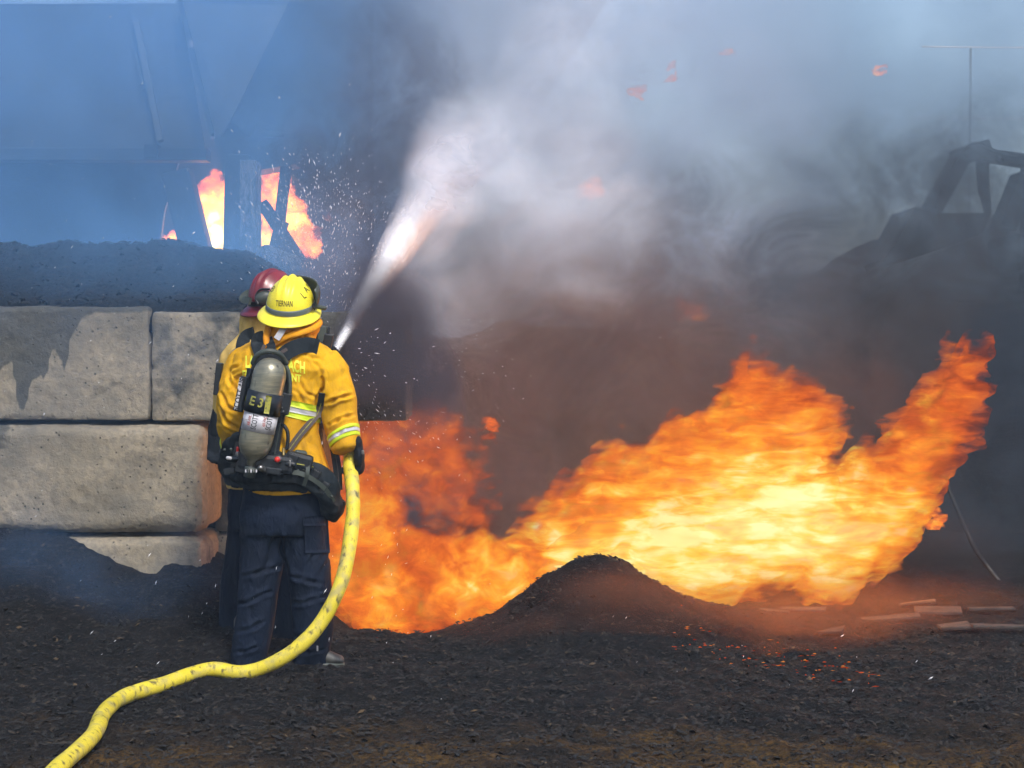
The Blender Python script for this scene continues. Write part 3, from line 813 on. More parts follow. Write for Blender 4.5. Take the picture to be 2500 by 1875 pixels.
for i, (a, b, rx, ry, h, Yd, lb) in enumerate([
        (1442, 462, 30, 24, .45, 12.2, 'small pink flame torn loose in the smoke right of the water plume'), (1675, 752, 48, 26, .42, 12.2, 'red wisp of flame floating in smoke above the big fire'),
        (1548, 232, 24, 12, .40, 12.4, 'faint flame wisp high in the smoke above the water plume'), (1638, 188, 16, 12, .40, 12.4, 'tiny faint flame high in the smoke above the middle'),
        (2142, 175, 16, 9, .5, 12.6, 'tiny orange flame in the pale smoke high at right'), (1775, 127, 15, 8, .5, 12.6, 'tiny streak of flame near the top of the smoke'),
        (800, 531, 10, 7, .6, 12.5, 'spark of flame just right of the hopper braces'), (2270, 1270, 30, 18, .62, 10.3, 'detached orange flame right of the tall tongue'),
        (2165, 1320, 45, 22, .5, 10.3, 'torn flame below the tall tongue'), (1190, 1060, 25, 20, .35, 10.4, 'dim red flame puff above the dark gap between the two fires')]):
    flames('flame_wisp', [(a, b, rx, ry, h), (a + rx * .6, b + ry * .4, rx * .7, ry * .7, h)], Yd, .06, 3, M['flame_small'], lb, .008, 40 + i, gain=.8, warp=.05, wscale=14, group='loose wisps of flame')
# glowing embers along the edge of the burnt ground
EX = np.random.default_rng(4); V, F, T = [], [], []
for i in range(150):
    if i < 115: a = EX.uniform(1640, 2160); b = np.interp(a, [1640, 1800, 2000, 2160], [1588, 1606, 1622, 1640]) + EX.normal(0, 16)
    else: a = EX.uniform(900, 1150); b = 1545 + EX.normal(0, 8)
    Yg = ground_Y(b); q = P(a, b, Yg); z = float(ground_h(np.array([q.x]), np.array([q.y]))[0]) + .012
    L = EX.uniform(.003, .020) * (1.3 if i % 9 == 0 else .7); W = EX.uniform(.002, .007); an = EX.uniform(-.5, .5)
    d = Vector((math.cos(an), math.sin(an), 0)) * L; s = Vector((-math.sin(an), math.cos(an), 0)) * W; c0 = Vector((q.x, q.y, z)); n = len(V)
    V += [c0 - d, c0 - s, c0 + d, c0 + s, c0 + Vector((0, 0, W))]; F += [(n, n + 1, n + 4), (n + 1, n + 2, n + 4), (n + 2, n + 3, n + 4), (n + 3, n, n + 4)]; T += [float(EX.random())] * 5
k = NT('glowing_ember'); at = k.new('ShaderNodeAttribute', attribute_name='tone'); k.n.remove(k.b)
em = k.new('ShaderNodeEmission', {'Color': k.ramp(at.outputs['Fac'], [(0, (.25, .02, .005)), (.6, (.9, .12, .01)), (1, (1, .4, .06))]), 'Strength': .45}); k.l.new(em.outputs[0], k.out.inputs['Surface'])
k.m.cycles.emission_sampling = 'NONE'
o = mesh('embers', V, F, k.m, smooth=False, attrs={'tone': T}); kind(o, 'stuff', 'glowing embers strewn along the edge of the burnt ground'); o['category'] = 'embers'

fire_lamp(1600, 1290, 10.0, 340); fire_lamp(2000, 1230, 10.0, 360); fire_lamp(1060, 1440, 9.8, 120)
fire_lamp(600, 580, 15.3, 120)

# ------------------------------------------------------------------ smoke and haze
def volume_box(name, a, b, mat):
    v, f = box_data([(a[i] + b[i]) / 2 for i in range(3)], [b[i] - a[i] for i in range(3)]); return mesh(name, v, f, mat, smooth=False)


k = NT('thin_haze_air'); k.n.remove(k.b)
pv = k.new('ShaderNodeVolumePrincipled', {'Density': .003, 'Color': (.55, .75, 1, 1)}); k.l.new(pv.outputs[0], k.out.inputs['Volume'])
o = volume_box('haze', (-70, -6, -1.5), (70, 170, 9.0), k.m); kind(o, 'stuff')

k = NT('drifting_smoke'); k.n.remove(k.b)
tc = k.n.new('ShaderNodeTexCoord'); pos = tc.outputs['Object']; sp = k.new('ShaderNodeSeparateXYZ', {0: pos}); sx, sy, sz = sp.outputs[:3]


def gauss(c, r, amp):
    mp = k.new('ShaderNodeMapping', {0: pos}, vector_type='POINT')
    mp.inputs['Scale'].default_value = tuple(1 / q for q in r); mp.inputs['Location'].default_value = tuple(-ci / ri for ci, ri in zip(c, r))
    ln = k.new('ShaderNodeVectorMath', {0: mp.outputs[0]}, operation='DOT_PRODUCT'); k.l.new(mp.outputs[0], ln.inputs[1])
    return k.math('MULTIPLY', k.math('EXPONENT', k.math('MULTIPLY', ln.outputs['Value'], -1.0)), amp)


def mr(v, a, b, c, d, smooth=True):
    x = k.new('ShaderNodeMapRange', {0: v, 1: a, 2: b, 3: c, 4: d}); x.interpolation_type = 'SMOOTHSTEP' if smooth else 'LINEAR'; return x.outputs[0]


no = k.new('ShaderNodeTexNoise', {'Vector': pos, 'Scale': .75, 'Detail': 3.0, 'Roughness': .55, 'Distortion': .35}); n = no.outputs[0]
left = k.math('MULTIPLY', mr(sx, -1.9, -.9, .21, .0), k.math('MULTIPLY', mr(n, .3, .7, .35, 1.65), mr(sy, 8.75, 9.5, 0, 1)))
left = k.math('MULTIPLY', left, k.math('ADD', mr(sz, .6, 1.9, .12, .50), mr(sz, 2.4, 3.4, 0, .75)))
no2 = k.new('ShaderNodeTexNoise', {'Vector': pos, 'Scale': 1.9, 'Detail': 2.0, 'Roughness': .6, 'Distortion': .8}); n2 = no2.outputs[0]
n = k.math('ADD', k.math('MULTIPLY', n, .62), k.math('MULTIPLY', n2, .38))
body = k.math('MULTIPLY', k.math('MULTIPLY', mr(sz, .4, 2.4, .62, .70), mr(sz, 3.1, 4.4, 1, .40)), mr(n, .40, .60, .10, 1.9))
left = k.math('ADD', left, k.math('MULTIPLY', gauss((-2.3, 9.7, 2.05), (1.1, .6, .34), .75), mr(n, .38, .60, .4, 1.3)))
den = k.math('ADD', k.math('MULTIPLY', k.math('MULTIPLY', body, mr(sx, -1.6, .4, .2, 1.0)), mr(k.math('SUBTRACT', sy, mr(sx, 1.8, 3.0, 0, 1.05)), 10.95, 11.35, 0, 1)), left)
plume = gauss((.3, 12.0, 4.0), (1.6, 1.2, 1.3), .5)
plume = k.math('ADD', plume, gauss((1.4, 12.6, 2.0), (1.7, 1.0, 1.0), .75))
plume = k.math('MULTIPLY', plume, mr(n, .30, .62, .25, 1.5))
den = k.math('ADD', den, plume)
den = k.math('MULTIPLY', den, mr(sy, 13.6, 14.1, 1, 0))
colL = (.22, .50, .95); colM = (.62, .78, 1.0); colR = (.36, .52, .70); lowM = (.42, .30, .27); lowR = (.08, .10, .13)
up = mr(k.math('ADD', sz, k.math('MULTIPLY', k.math('SUBTRACT', n, .5), 3.0)), 1.5, 3.0, 0, 1)
cm = k.mix(up, lowM, colM); cr = k.mix(up, lowR, colR)
cc = k.mix(mr(sx, -1.6, -.2, 0, 1), colL, cm); cc = k.mix(mr(sx, 1.2, 2.8, 0, 1), cc, cr)
pv = k.new('ShaderNodeVolumePrincipled', {'Density': den, 'Color': cc, 'Anisotropy': -.3}); k.l.new(pv.outputs[0], k.out.inputs['Volume'])
k.m.cycles.volume_step_rate = 2.2
o = volume_box('smoke', (-5.0, 8.75, -.5), (-.9, 14.1, 5.2), k.m); kind(o, 'stuff', 'blue smoke drifting over the wall and around the hopper')
o = volume_box('smoke', (-.9, 10.95, -.5), (5.4, 14.1, 5.2), k.m); kind(o, 'stuff', 'thick pale and grey smoke rolling up behind the fires')

# ------------------------------------------------------------------ water jet
k = NT('water_jet_spray'); k.b.inputs['Base Color'].default_value = (.93, .93, .97, 1); k.b.inputs['Roughness'].default_value = .6
n1 = k.noise(1.0, 4, (14, 14, 5)); at = k.new('ShaderNodeAttribute', attribute_name='cover')
aa = k.math('MULTIPLY', k.ramp(n1, [(.25, (.40, .40, .40)), (.60, (1, 1, 1))]), at.outputs['Fac']); k.l.new(aa, k.b.inputs['Alpha']); M['jet'] = k.m
J0, J1 = P(806, 878, 8.72), P(1120, 330, 11.3)
V, F, A = [], [], []; base = 0
for L, (sc, al) in enumerate(((1.0, .12), (.86, .18), (.72, .28), (.57, .42), (.42, .60), (.26, .8))):
    pts, rad = [], []; NP = 60
    for i in range(NP + 1):
        t = i / NP; p = J0.lerp(J1, t); p.z -= .10 * t * t; pts.append(p); rad.append((.018 + .23 * t ** 1.15) * sc)
    v, f = tube_data(pts, rad, 24, caps=False); v = np.array([tuple(q) for q in v])
    v += (fbm(v * 5, 3, 50 + L)[:, None] - .5) * np.array([[.07, .07, .03]]) * np.clip(np.repeat(np.linspace(0, 1, NP + 1), 24) * 1.6, 0, 1)[:, None]
    tt = np.repeat(np.linspace(0, 1, NP + 1), 24)
    A.append(al * (1 - sstep(.35, 1.0, tt))); F += [tuple(i + base for i in q) for q in f if len(q) == 4]; V.append(v); base += len(v)
o = mesh('water_jet', np.concatenate(V), F, M['jet'], attrs={'cover': np.concatenate(A)}); tag(o, 'white high-pressure water jet shooting up from the nozzle into the smoke', 'water jet')
# soft banks of mist and smoke in front of the big smoke
def mist_mat(name, col, dens, sx=1.6, sz=2.0, rough=.6, rot=.5, lo=.34, hi=.66, tl=.3):
    k = NT(name); k.n.remove(k.b)
    h = k.new('ShaderNodeAttribute', attribute_name='burn').outputs['Fac']; a = k.new('ShaderNodeAttribute', attribute_name='cover').outputs['Fac']
    tc = k.n.new('ShaderNodeTexCoord'); mp = k.new('ShaderNodeMapping', {0: tc.outputs['Object']}); mp.inputs['Scale'].default_value = (sx, 2.2, sz); mp.inputs['Rotation'].default_value = (0, rot, 0)
    no = k.new('ShaderNodeTexNoise', {'Vector': mp.outputs[0], 'Scale': 1.0, 'Detail': 4.0, 'Roughness': rough, 'Distortion': .6})
    aa = k.math('MULTIPLY', k.math('MULTIPLY', k.math('POWER', a, 1.5), k.ramp(no.outputs[0], [(lo, (0.05, 0.05, 0.05)), (hi, (1, 1, 1))])), k.math('MULTIPLY', h, dens))
    df = k.new('ShaderNodeBsdfDiffuse', {'Color': (*col, 1)}); tln = k.new('ShaderNodeBsdfTranslucent', {'Color': (*col, 1)}); m1 = k.new('ShaderNodeMixShader', {0: tl, 1: df.outputs[0], 2: tln.outputs[0]})
    tr = k.new('ShaderNodeBsdfTransparent'); mx = k.new('ShaderNodeMixShader', {0: k.math('MINIMUM', aa, .9), 1: tr.outputs[0], 2: m1.outputs[0]})
    k.l.new(mx.outputs[0], k.out.inputs['Surface']); return k.m


def bank(name, blobs, Y0, depth, layers, mat, label, cell, seed, warp=.22, wscale=1.2):
    o = flames(name, blobs, Y0, depth, layers, mat, label, cell, seed, warp=warp, wscale=wscale, lick=.0, thr=.012, plain=True)
    o['kind'] = 'stuff'; return o


bank('water_mist', [(1075, 440, 95, 150, 2.0), (1040, 520, 80, 130, 1.8), (1120, 400, 170, 170, 1.3), (1260, 430, 220, 180, .95), (1010, 640, 100, 170, 1.1), (1420, 400, 220, 200, .6), (1540, 500, 190, 160, .5), (1250, 640, 240, 150, .42), (930, 770, 80, 110, .7), (1470, 680, 190, 130, .28),
                    (1330, 200, 230, 190, .50), (1480, 40, 300, 150, .6), (1100, 780, 170, 130, .3)],
     10.15, .30, 5, mist_mat('white_water_mist', (.80, .86, .98), .40), 'white cloud of water mist where the jet breaks up', .035, 61)
bank('water_mist', [(880, 860, 110, 130, .6), (980, 930, 130, 150, .6), (930, 1060, 110, 140, .45), (1060, 1000, 90, 120, .4), (800, 600, 130, 150, .42), (860, 480, 100, 90, .35)], 9.12, .10, 4,
     mist_mat('grey_spray_mist', (.36, .34, .40), .30, 2.4, 2.4), 'grey spray hanging beside the end of the wall', .03, 67, .12, 2)
bank('billowing_smoke', [(1600, 700, 300, 220, .5), (1500, 820, 400, 260, .7), (1200, 900, 260, 240, .8), (1250, 1120, 170, 160, .9), (1650, 1000, 330, 150, .8), (2100, 1000, 230, 200, .6), (1100, 1020, 150, 130, .7), (2250, 1380, 330, 130, .7), (900, 960, 160, 150, .8), (1400, 1200, 260, 160, .8)],
     10.64, .08, 4, mist_mat('dusky_smoke', (.105, .082, .088), .48, 1.5, 1.8, .62, .5, .38, .60), 'dusky smoke rolling low behind the flames', .05, 71, .30, 1.0)
bank('spray_mist', [(920, 800, 130, 120, 1), (1000, 880, 130, 150, 1.2), (900, 930, 130, 110, .8), (1050, 980, 110, 120, .9), (960, 740, 140, 90, .8), (860, 830, 70, 70, .5)], 9.0, .06, 4,
     mist_mat('slate_spray_mist', (.085, .080, .105), .85, 2.4, 2.4, lo=.22, hi=.5), 'slate grey smoke curling round the end of the wall', .03, 87, .10, 2)
bank('billowing_smoke', [(2330, 1050, 270, 330, 1), (2480, 800, 260, 280, 1), (2250, 700, 260, 200, .8), (1950, 780, 300, 200, .8), (1780, 620, 300, 190, .6), (2050, 560, 260, 160, .5), (1450, 900, 220, 160, .5), (2450, 1250, 240, 200, .7), (2420, 440, 300, 230, 1.1), (2100, 430, 320, 200, .75), (1700, 480, 260, 180, .45)], 10.70, .05, 4,
     mist_mat('charcoal_smoke', (.050, .070, .098), .56, 1.5, 1.8, .62, .5, .34, .62), 'charcoal blue smoke behind the tall right flame', .05, 93, .30, 1.0)
bank('spray_mist', [(930, 1130, 140, 170, .8), (1050, 1120, 120, 150, .7), (1120, 1220, 110, 110, .5), (880, 1250, 100, 100, .4)], 9.45, .06, 3,
     mist_mat('rosy_spray_mist', (.30, .15, .15), .42, 2.4, 2.4), 'rosy spray drifting before the dull red fire', .03, 83, .12, 2)
bank('billowing_smoke', [(930, 330, 150, 260, .7), (1000, 150, 220, 220, .6), (870, 560, 170, 190, .8), (780, 400, 110, 140, .4), (1120, 620, 180, 150, .5), (1060, 300, 150, 200, .6), (900, 740, 150, 130, .7), (790, 590, 170, 190, 1.0), (850, 430, 150, 150, .9), (720, 640, 120, 110, .5)],
     10.78, .03, 3, mist_mat('slate_blue_smoke', (.095, .115, .17), .55, 1.5, 1.8, .62, .5, .30, .60), 'slate blue smoke behind the water jet', .05, 79, .25, 1.0)
bank('blue_smoke', [(100, 1400, 260, 170, .8), (350, 1500, 260, 120, .7), (0, 1200, 200, 200, .5), (480, 1380, 130, 200, .6), (200, 950, 300, 180, .45), (60, 760, 260, 120, .6), (440, 850, 160, 130, .5)], 8.75, .35, 3,
     mist_mat('thin_blue_smoke', (.09, .19, .38), .34, 1.4, 2.4), 'thin blue smoke drifting before the block wall', .04, 97, .15, 1.5)
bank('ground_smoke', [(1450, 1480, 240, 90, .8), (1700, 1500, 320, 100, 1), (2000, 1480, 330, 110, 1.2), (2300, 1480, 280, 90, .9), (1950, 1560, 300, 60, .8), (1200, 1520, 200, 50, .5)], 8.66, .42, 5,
     mist_mat('glow_painted_ground_smoke', (.42, .17, .08), .40, 1.2, 3.4, tl=.6), 'thin smoke tinted with painted fire glow, creeping over the ground around the hillock', .035, 73, .10, 2)  # orange smoke colour carries the fire's glow over the ground
# drops
DR = np.random.default_rng(9); V, F = [], []
k = NT('water_drop'); k.b.inputs['Base Color'].default_value = (.8, .82, .88, 1); k.b.inputs['Roughness'].default_value = .25; M['drop'] = k.m
reg = [(790, 620, 90, 130, 9.4, 700), (720, 500, 80, 60, 10.2, 300), (850, 930, 60, 70, 8.9, 120), (960, 1020, 90, 60, 9.2, 130), (1000, 880, 160, 90, 9.5, 130), (250, 500, 200, 260, 9.0, 60), (700, 1550, 280, 130, 7.9, 35), (1500, 1700, 500, 100, 7.2, 30),
       (900, 1250, 120, 160, 9.0, 60), (150, 1000, 160, 200, 8.9, 16)]
for cx, cy, rx, ry, Yd, nn in reg:
    for i in range(nn):
        a, b = DR.normal(cx, rx), DR.normal(cy, ry); Y_ = Yd + DR.normal(0, .25); q = P(a, b, Y_)
        if q.z < .02: continue
        s = abs(DR.normal(0, 1)) * .0009 + .0008; an = math.atan2(b - 860, a - 810) + DR.normal(0, .25) if nn > 100 else R(-60) + DR.normal(0, .3)
        t = Vector((math.cos(an), DR.normal(0, .3), -math.sin(an))).normalized(); e1 = t.orthogonal().normalized(); e2 = t.cross(e1); L = s * DR.uniform(2, 7); n = len(V)
        V += [q - t * L, q + e1 * s, q + e2 * s, q - e1 * s, q - e2 * s, q + t * L]
        F += [(n, n + 2, n + 1), (n, n + 3, n + 2), (n, n + 4, n + 3), (n, n + 1, n + 4), (n + 5, n + 1, n + 2), (n + 5, n + 2, n + 3), (n + 5, n + 3, n + 4), (n + 5, n + 4, n + 1)]
o = mesh('water_drops', V, F, M['drop']); kind(o, 'stuff', 'flying drops of water spraying around the jet'); o['category'] = 'water drops'


# ------------------------------------------------------------------ people
def ell_loft(secs, Yc, seg=28, power=2.3):
    """Closed loft of superelliptic sections (py, cx px, half width px, half depth m, depth shift m)."""
    rings = []
    for py, cx, hw, hd, dy in secs:
        c0 = P(cx, py, Yc); r = []
        for j in range(seg):
            a = 2 * math.pi * j / seg; ca, sa = math.cos(a), math.sin(a); e = 2 / power
            r.append(Vector((c0.x + math.copysign(abs(ca) ** e, ca) * hw / FPX * Yc, Yc + dy + math.copysign(abs(sa) ** e, sa) * hd, c0.z)))
        rings.append(r)
    return rings_mesh(rings)


def wrinkle(co, no, amp, scale, seed, aniso=(1, 1, .45), axis_mix=None):
    p = co * np.array([aniso]) * scale
    w1 = fbm(p + (fbm(co * 3, 2, seed + 8)[:, None] - .5) * 2.2, 3, seed)
    ridge = 1 - np.abs(w1 - .5) * 4; ridge = np.clip(ridge, -.3, 1)
    return co + no * (amp * (ridge - .45))[:, None]


def folds(co, no, specs):
    """Deep fold lines: each (start px, end px, depth m, width m) along the cloth."""
    out = co.copy(); add = np.zeros(len(co))
    for (ax, ay), (bx, by), dep, wid, Yd in specs:
        dep *= 1.5; wid *= .85
        a, b = P(ax, ay, Yd), P(bx, by, Yd); ax_, az_ = a.x, a.z; dx, dz = b.x - a.x, b.z - a.z; L2 = dx * dx + dz * dz
        t = np.clip(((co[:, 0] - ax_) * dx + (co[:, 2] - az_) * dz) / L2, 0, 1)
        # slight waviness
        wv = .010 * np.sin(t * 7 + ax * .1)
        dd = np.sqrt((co[:, 0] - ax_ - dx * t + wv) ** 2 + (co[:, 2] - az_ - dz * t) ** 2)
        s = np.sin(np.pi * np.clip(t * .9 + .05, 0, 1)) ** .7
        front = np.clip(-no[:, 1] * 2, 0, 1)
        add += front * s * dep * (np.exp(-(dd / wid) ** 2) * -1 + .55 * np.exp(-((dd - wid * 1.7) / wid) ** 2))
    return out + no * add[:, None]


def fused(name, parts, voxel, mat, parent, amp=0.0, scale=9, seed=0, aniso=(1, 1, .45), specs=None, smooth_it=5):
    V, F = merge(parts); co, no, fc = remesh(V, F, voxel, smooth_it)
    if specs: co = folds(co, no, specs)
    if amp: co = wrinkle(co, no, amp, scale, seed, aniso)
    return mesh(name, co, fc, mat, parent)


def band(name, tree, c, axis_, r_guess, h, off, mat, parent, seg=44, tilt=None):
    """Tape running all the way round a sleeve, leg or trunk."""
    c = Vector(c); t = Vector(axis_).normalized(); e1 = t.orthogonal().normalized(); e2 = t.cross(e1); rows = 3; rings = []
    for r_ in range(rows + 1):
        cc = c + t * (h * (r_ / rows - .5)); ring = []
        for j in range(seg):
            a = 2 * math.pi * j / seg; d = e1 * math.cos(a) + e2 * math.sin(a); hit = tree.ray_cast(cc, d)
            dist = hit[3] if hit[0] is not None and hit[3] < r_guess * 1.45 else r_guess
            ring.append(cc + d * (dist + off))
        rings.append(ring)
    inner = [[p + (c + t * (h * (i / rows - .5)) - p).normalized() * off * .9 for p in ring] for i, ring in enumerate(rings)]
    v, f = rings_mesh(rings + inner[::-1] + [rings[0]], False); return mesh(name, v, f, mat, parent)


def hand_parts(wrist, palm_dir, finger_dir, side, curl_axis, curl, L=.19, wide=1.0):
    """Glove: wrist, palm, four unequal curled fingers and a thumb that leaves the side of the palm."""
    wrist = Vector(wrist); f = Vector(finger_dir).normalized(); s = Vector(side).normalized(); p_ = Vector(palm_dir).normalized(); parts = []
    k0 = wrist + f * .085
    parts.append(tube_data([wrist - f * .03, wrist + f * .02, k0], [.034, .038, .043], 12, flat=.62, up=p_))
    for i, (o_, ln, r) in enumerate(((-.032, .070, .0115), (-.011, .080, .012), (.011, .075, .0118), (.031, .060, .0105))):
        b = wrist + f * .070 + s * o_; d = f.copy(); pts = [wrist + f * .03 + s * o_ * .6, b]; ang = curl
        for sg in (.42, .33, .28):
            rot = Matrix.Rotation(ang, 3, s); d = (rot @ d).normalized(); pts.append(pts[-1] + d * ln * sg * 1.15)
        parts.append(tube_data(smooth_path(pts, 3), r * wide, 8))
    tb = wrist + f * .025 - s * .034; d = (f * .6 - s * .75 + p_ * .35).normalized(); pts = [wrist + f * .01 - s * .015, tb, tb + d * .035]
    d2 = (f * .75 + p_ * .75).normalized(); pts.append(pts[-1] + d2 * .030); pts.append(pts[-1] + (f * .2 + p_).normalized() * .02)
    parts.append(tube_data(smooth_path(pts, 3), .0135 * wide, 8)); return parts


def helmet(parent, c, rot, mat, band_mat, sc=1.0, ridge=True):
    """Full-brim fire helmet: domed shell with three ridges, wide rear brim, grey band."""
    c = Vector(c); a, b, h = .112 * sc, .140 * sc, .152 * sc; seg = 72; rings = []
    def dome(th, ph, k_=0.0):
        x = math.cos(ph) * math.cos(th) * (a + k_); y = math.sin(ph) * math.cos(th) * (b + k_); z = math.sin(th) ** .95 * (h + k_) if th > 0 else 0
        if ridge and k_ < .001:
            for xc, wd, hh in ((0, .011, .0125), (-.036, .009, .010), (.036, .009, .010)):
                fall = math.exp(-((x - xc * sc) / wd) ** 2) * min(1, max(0, (math.sin(th) - .38) * 3.0)); z += hh * fall; 
        return Vector((x, y, z))
    for i in range(17):
        th = R(88) * (1 - i / 16) ** 1.0; rings.append([dome(th, 2 * math.pi * j / seg) for j in range(seg)])
    shell_n = len(rings)
    for t in (.12, .4, .75, 1.0):
        ring = []
        for j in range(seg):
            ph = 2 * math.pi * j / seg; back = .5 - .5 * math.sin(ph); ext = (.027 + .026 * back ** 1.5) * sc * t
            drop = (.006 + .024 * back ** 1.3) * sc * t ** 1.2 + .007 * sc * (1 - abs(math.sin(ph))) * t
            ring.append(Vector((math.cos(ph) * (a + ext), math.sin(ph) * (b + ext), -drop)))
        rings.append(ring)
    lower = [[v + Vector((0, 0, -.005)) for v in r] for r in rings[::-1]]
    lower = [[Vector((v.x * .975, v.y * .975, v.z)) for v in r] if i > 4 else r for i, r in enumerate(lower)]
    M4 = Matrix.Translation(c) @ rot.to_4x4()
    v, f = rings_mesh([[M4 @ q for q in r] for r in rings + lower], True); sh = mesh('helmet', v, f, mat, parent)
    rr = []
    for z in (.006, .014, .022, .030):
        th = math.asin(min(1, (z * sc / h)) ** (1 / .95)); rr.append([M4 @ dome(th, 2 * math.pi * j / seg, .0028) for j in range(seg)])
    rr2 = [[q + (M4 @ Vector((0, 0, .02)) - q).normalized() * .0022 for q in r] for r in rr]
    v, f = rings_mesh(rr + rr2[::-1] + [rr[0]], False); mesh('reflective_band', v, f, band_mat, sh)
    return sh, M4, dome


def strap(name, pts, wd, mat, parent, th=.006, ref=None, n=8):
    """Webbing: a flat ribbon of real thickness through points with facing directions."""
    sp = smooth_path([p for p in pts], n); V, F = [], []; m = len(sp)
    for i, p in enumerate(sp):
        t = (sp[min(i + 1, m - 1)] - sp[max(i - 1, 0)]).normalized(); vdir = (ref or (p - EYE)).normalized(); s = t.cross(vdir).normalized(); u = s.cross(t).normalized()
        V += [p + s * wd / 2 + u * th / 2, p - s * wd / 2 + u * th / 2, p - s * wd / 2 - u * th / 2, p + s * wd / 2 - u * th / 2]
    for i in range(m - 1):
        for j in range(4):
            a = i * 4 + j; b = i * 4 + (j + 1) % 4; F.append((a, b, b + 4, a + 4))
    F += [(0, 1, 2, 3)[::-1], tuple((m - 1) * 4 + j for j in range(4))]
    return mesh(name, V, F, mat, parent, smooth=False)


def surf_strap(name, pts, wd, tree, mat, parent, off=.010, fallY=7.85, th=.008, n=7):
    """Webbing lying on the surface seen at the given places."""
    out = []; ly = fallY
    for (a, b) in pts:
        d = (P(a, b, 8) - EYE).normalized(); h = tree.ray_cast(EYE, d)
        if h[0] is not None and abs(h[0].y - fallY) < .45: ly = h[0].y; p = h[0]
        else: p = EYE + d * (ly / d.y)
        out.append(p - d * off)
    return strap(name, out, wd, mat, parent, th, n=n)


# ---- nearer firefighter
D0 = 8.0
ff = thing('person', 'person in golden yellow turnout coat and yellow helmet seen from behind, holding the hose', 'person', (P(690, 1640, D0).x, D0, 0), 'firefighters')
bpy.context.view_layer.update()
torso = ell_loft([(800, 706, 40, .075, .0), (826, 702, 62, .095, .0), (842, 694, 98, .115, .0), (862, 690, 122, .135, .0), (900, 688, 132, .150, .0), (940, 684, 112, .150, 0), (990, 680, 96, .15, 0), (1060, 684, 92, .15, 0), (1110, 692, 100, .155, 0),
                  (1150, 700, 106, .160, 0), (1186, 704, 110, .160, 0), (1200, 708, 106, .160, 0)], D0)
r_arm = tube_data(smooth_path([P(786, 884, D0), P(806, 915, D0), P(822, 965, D0 + .0), P(829, 1015, D0 + .0), P(838, 1056, D0 - .03), P(846, 1096, D0 - .06)], 5),
                  list(np.interp(np.linspace(0, 5, 26), range(6), [.088, .093, .088, .083, .076, .066])), 20, capf=.25)
l_arm = tube_data(smooth_path([P(600, 888, D0), P(586, 925, D0), P(575, 980, D0 - .03), P(573, 1030, D0 - .02), P(574, 1062, D0 + .10), P(576, 1098, D0 + .30)], 5),
                  list(np.interp(np.linspace(0, 5, 26), range(6), [.085, .09, .086, .084, .074, .062])), 20)
FO = [((790, 925), (775, 1010), .016, .012, D0), ((862, 960), (800, 985), .014, .010, D0), ((866, 1010), (805, 1035), .013, .010, D0), ((785, 985), (850, 965), .010, .010, D0), ((868, 1040), (815, 1065), .010, .009, D0),
      ((735, 930), (775, 975), .008, .010, D0), ((725, 950), (770, 1010), .007, .010, D0), ((745, 1030), (780, 1130), .007, .014, D0), ((760, 1050), (800, 1150), .008, .014, D0), ((610, 905), (570, 950), .012, .010, D0),
      ((545, 960), (590, 1010), .013, .011, D0), ((540, 990), (585, 1045), .013, .010, D0), ((535, 1030), (590, 1060), .014, .010, D0), ((600, 880), (560, 920), .008, .010, D0), ((560, 900), (600, 985), .008, .012, D0),
      ((730, 855), (790, 880), .006, .010, D0), ((770, 870), (800, 950), .006, .010, D0), ((700, 1060), (715, 1150), .006, .014, D0)]
coat = fused('coat', [torso, r_arm, l_arm], .0065, M['jacket'], ff, .011, 8.0, 3, (1, 1, .6), FO, 3)
T_coat = bvh(coat)
hips = ell_loft([(1120, 690, 88, .125, 0), (1160, 692, 98, .14, 0), (1220, 694, 106, .15, 0), (1270, 692, 108, .15, 0), (1300, 690, 100, .14, 0)], D0)
l_leg = tube_data(smooth_path([P(642, 1250, D0), P(640, 1340, D0), P(632, 1430, D0), P(620, 1520, D0), P(608, 1600, D0), P(603, 1628, D0)], 5), list(np.interp(np.linspace(0, 5, 26), range(6), [.108, .105, .098, .092, .083, .078])), 20)
r_leg = tube_data(smooth_path([P(742, 1250, D0), P(748, 1340, D0), P(757, 1430, D0), P(765, 1520, D0), P(760, 1600, D0), P(758, 1628, D0)], 5), list(np.interp(np.linspace(0, 5, 26), range(6), [.108, .105, .102, .097, .086, .080])), 20)
FL = [((600, 1400), (680, 1380), .009, .012, D0), ((590, 1470), (665, 1440), .010, .012, D0), ((580, 1540), (655, 1510), .010, .012, D0), ((575, 1590), (640, 1570), .010, .010, D0), ((710, 1400), (800, 1420), .009, .012, D0),
      ((715, 1470), (805, 1450), .010, .012, D0), ((715, 1550), (800, 1530), .010, .012, D0), ((690, 1290), (640, 1400), .010, .016, D0), ((690, 1300), (700, 1420), .010, .016, D0), ((800, 1320), (740, 1400), .008, .012, D0), ((720, 1590), (795, 1580), .009, .010, D0)]
trousers = fused('trousers', [hips, l_leg, r_leg], .008, M['navy'], ff, .010, 7, 5, (1, 1, .7), FL, 5)
T_tr = bvh(trousers)
# cargo pocket and flap on the right thigh
project_patch('cargo_pocket', [(742, 1265), (800, 1262)], [(745, 1350), (806, 1350)], T_tr, M['navy'], ff, 10, 8, .012)
project_patch('pocket_flap', [(740, 1262), (801, 1258)], [(741, 1284), (802, 1284)], T_tr, M['navy'], ff, 10, 3, .017)


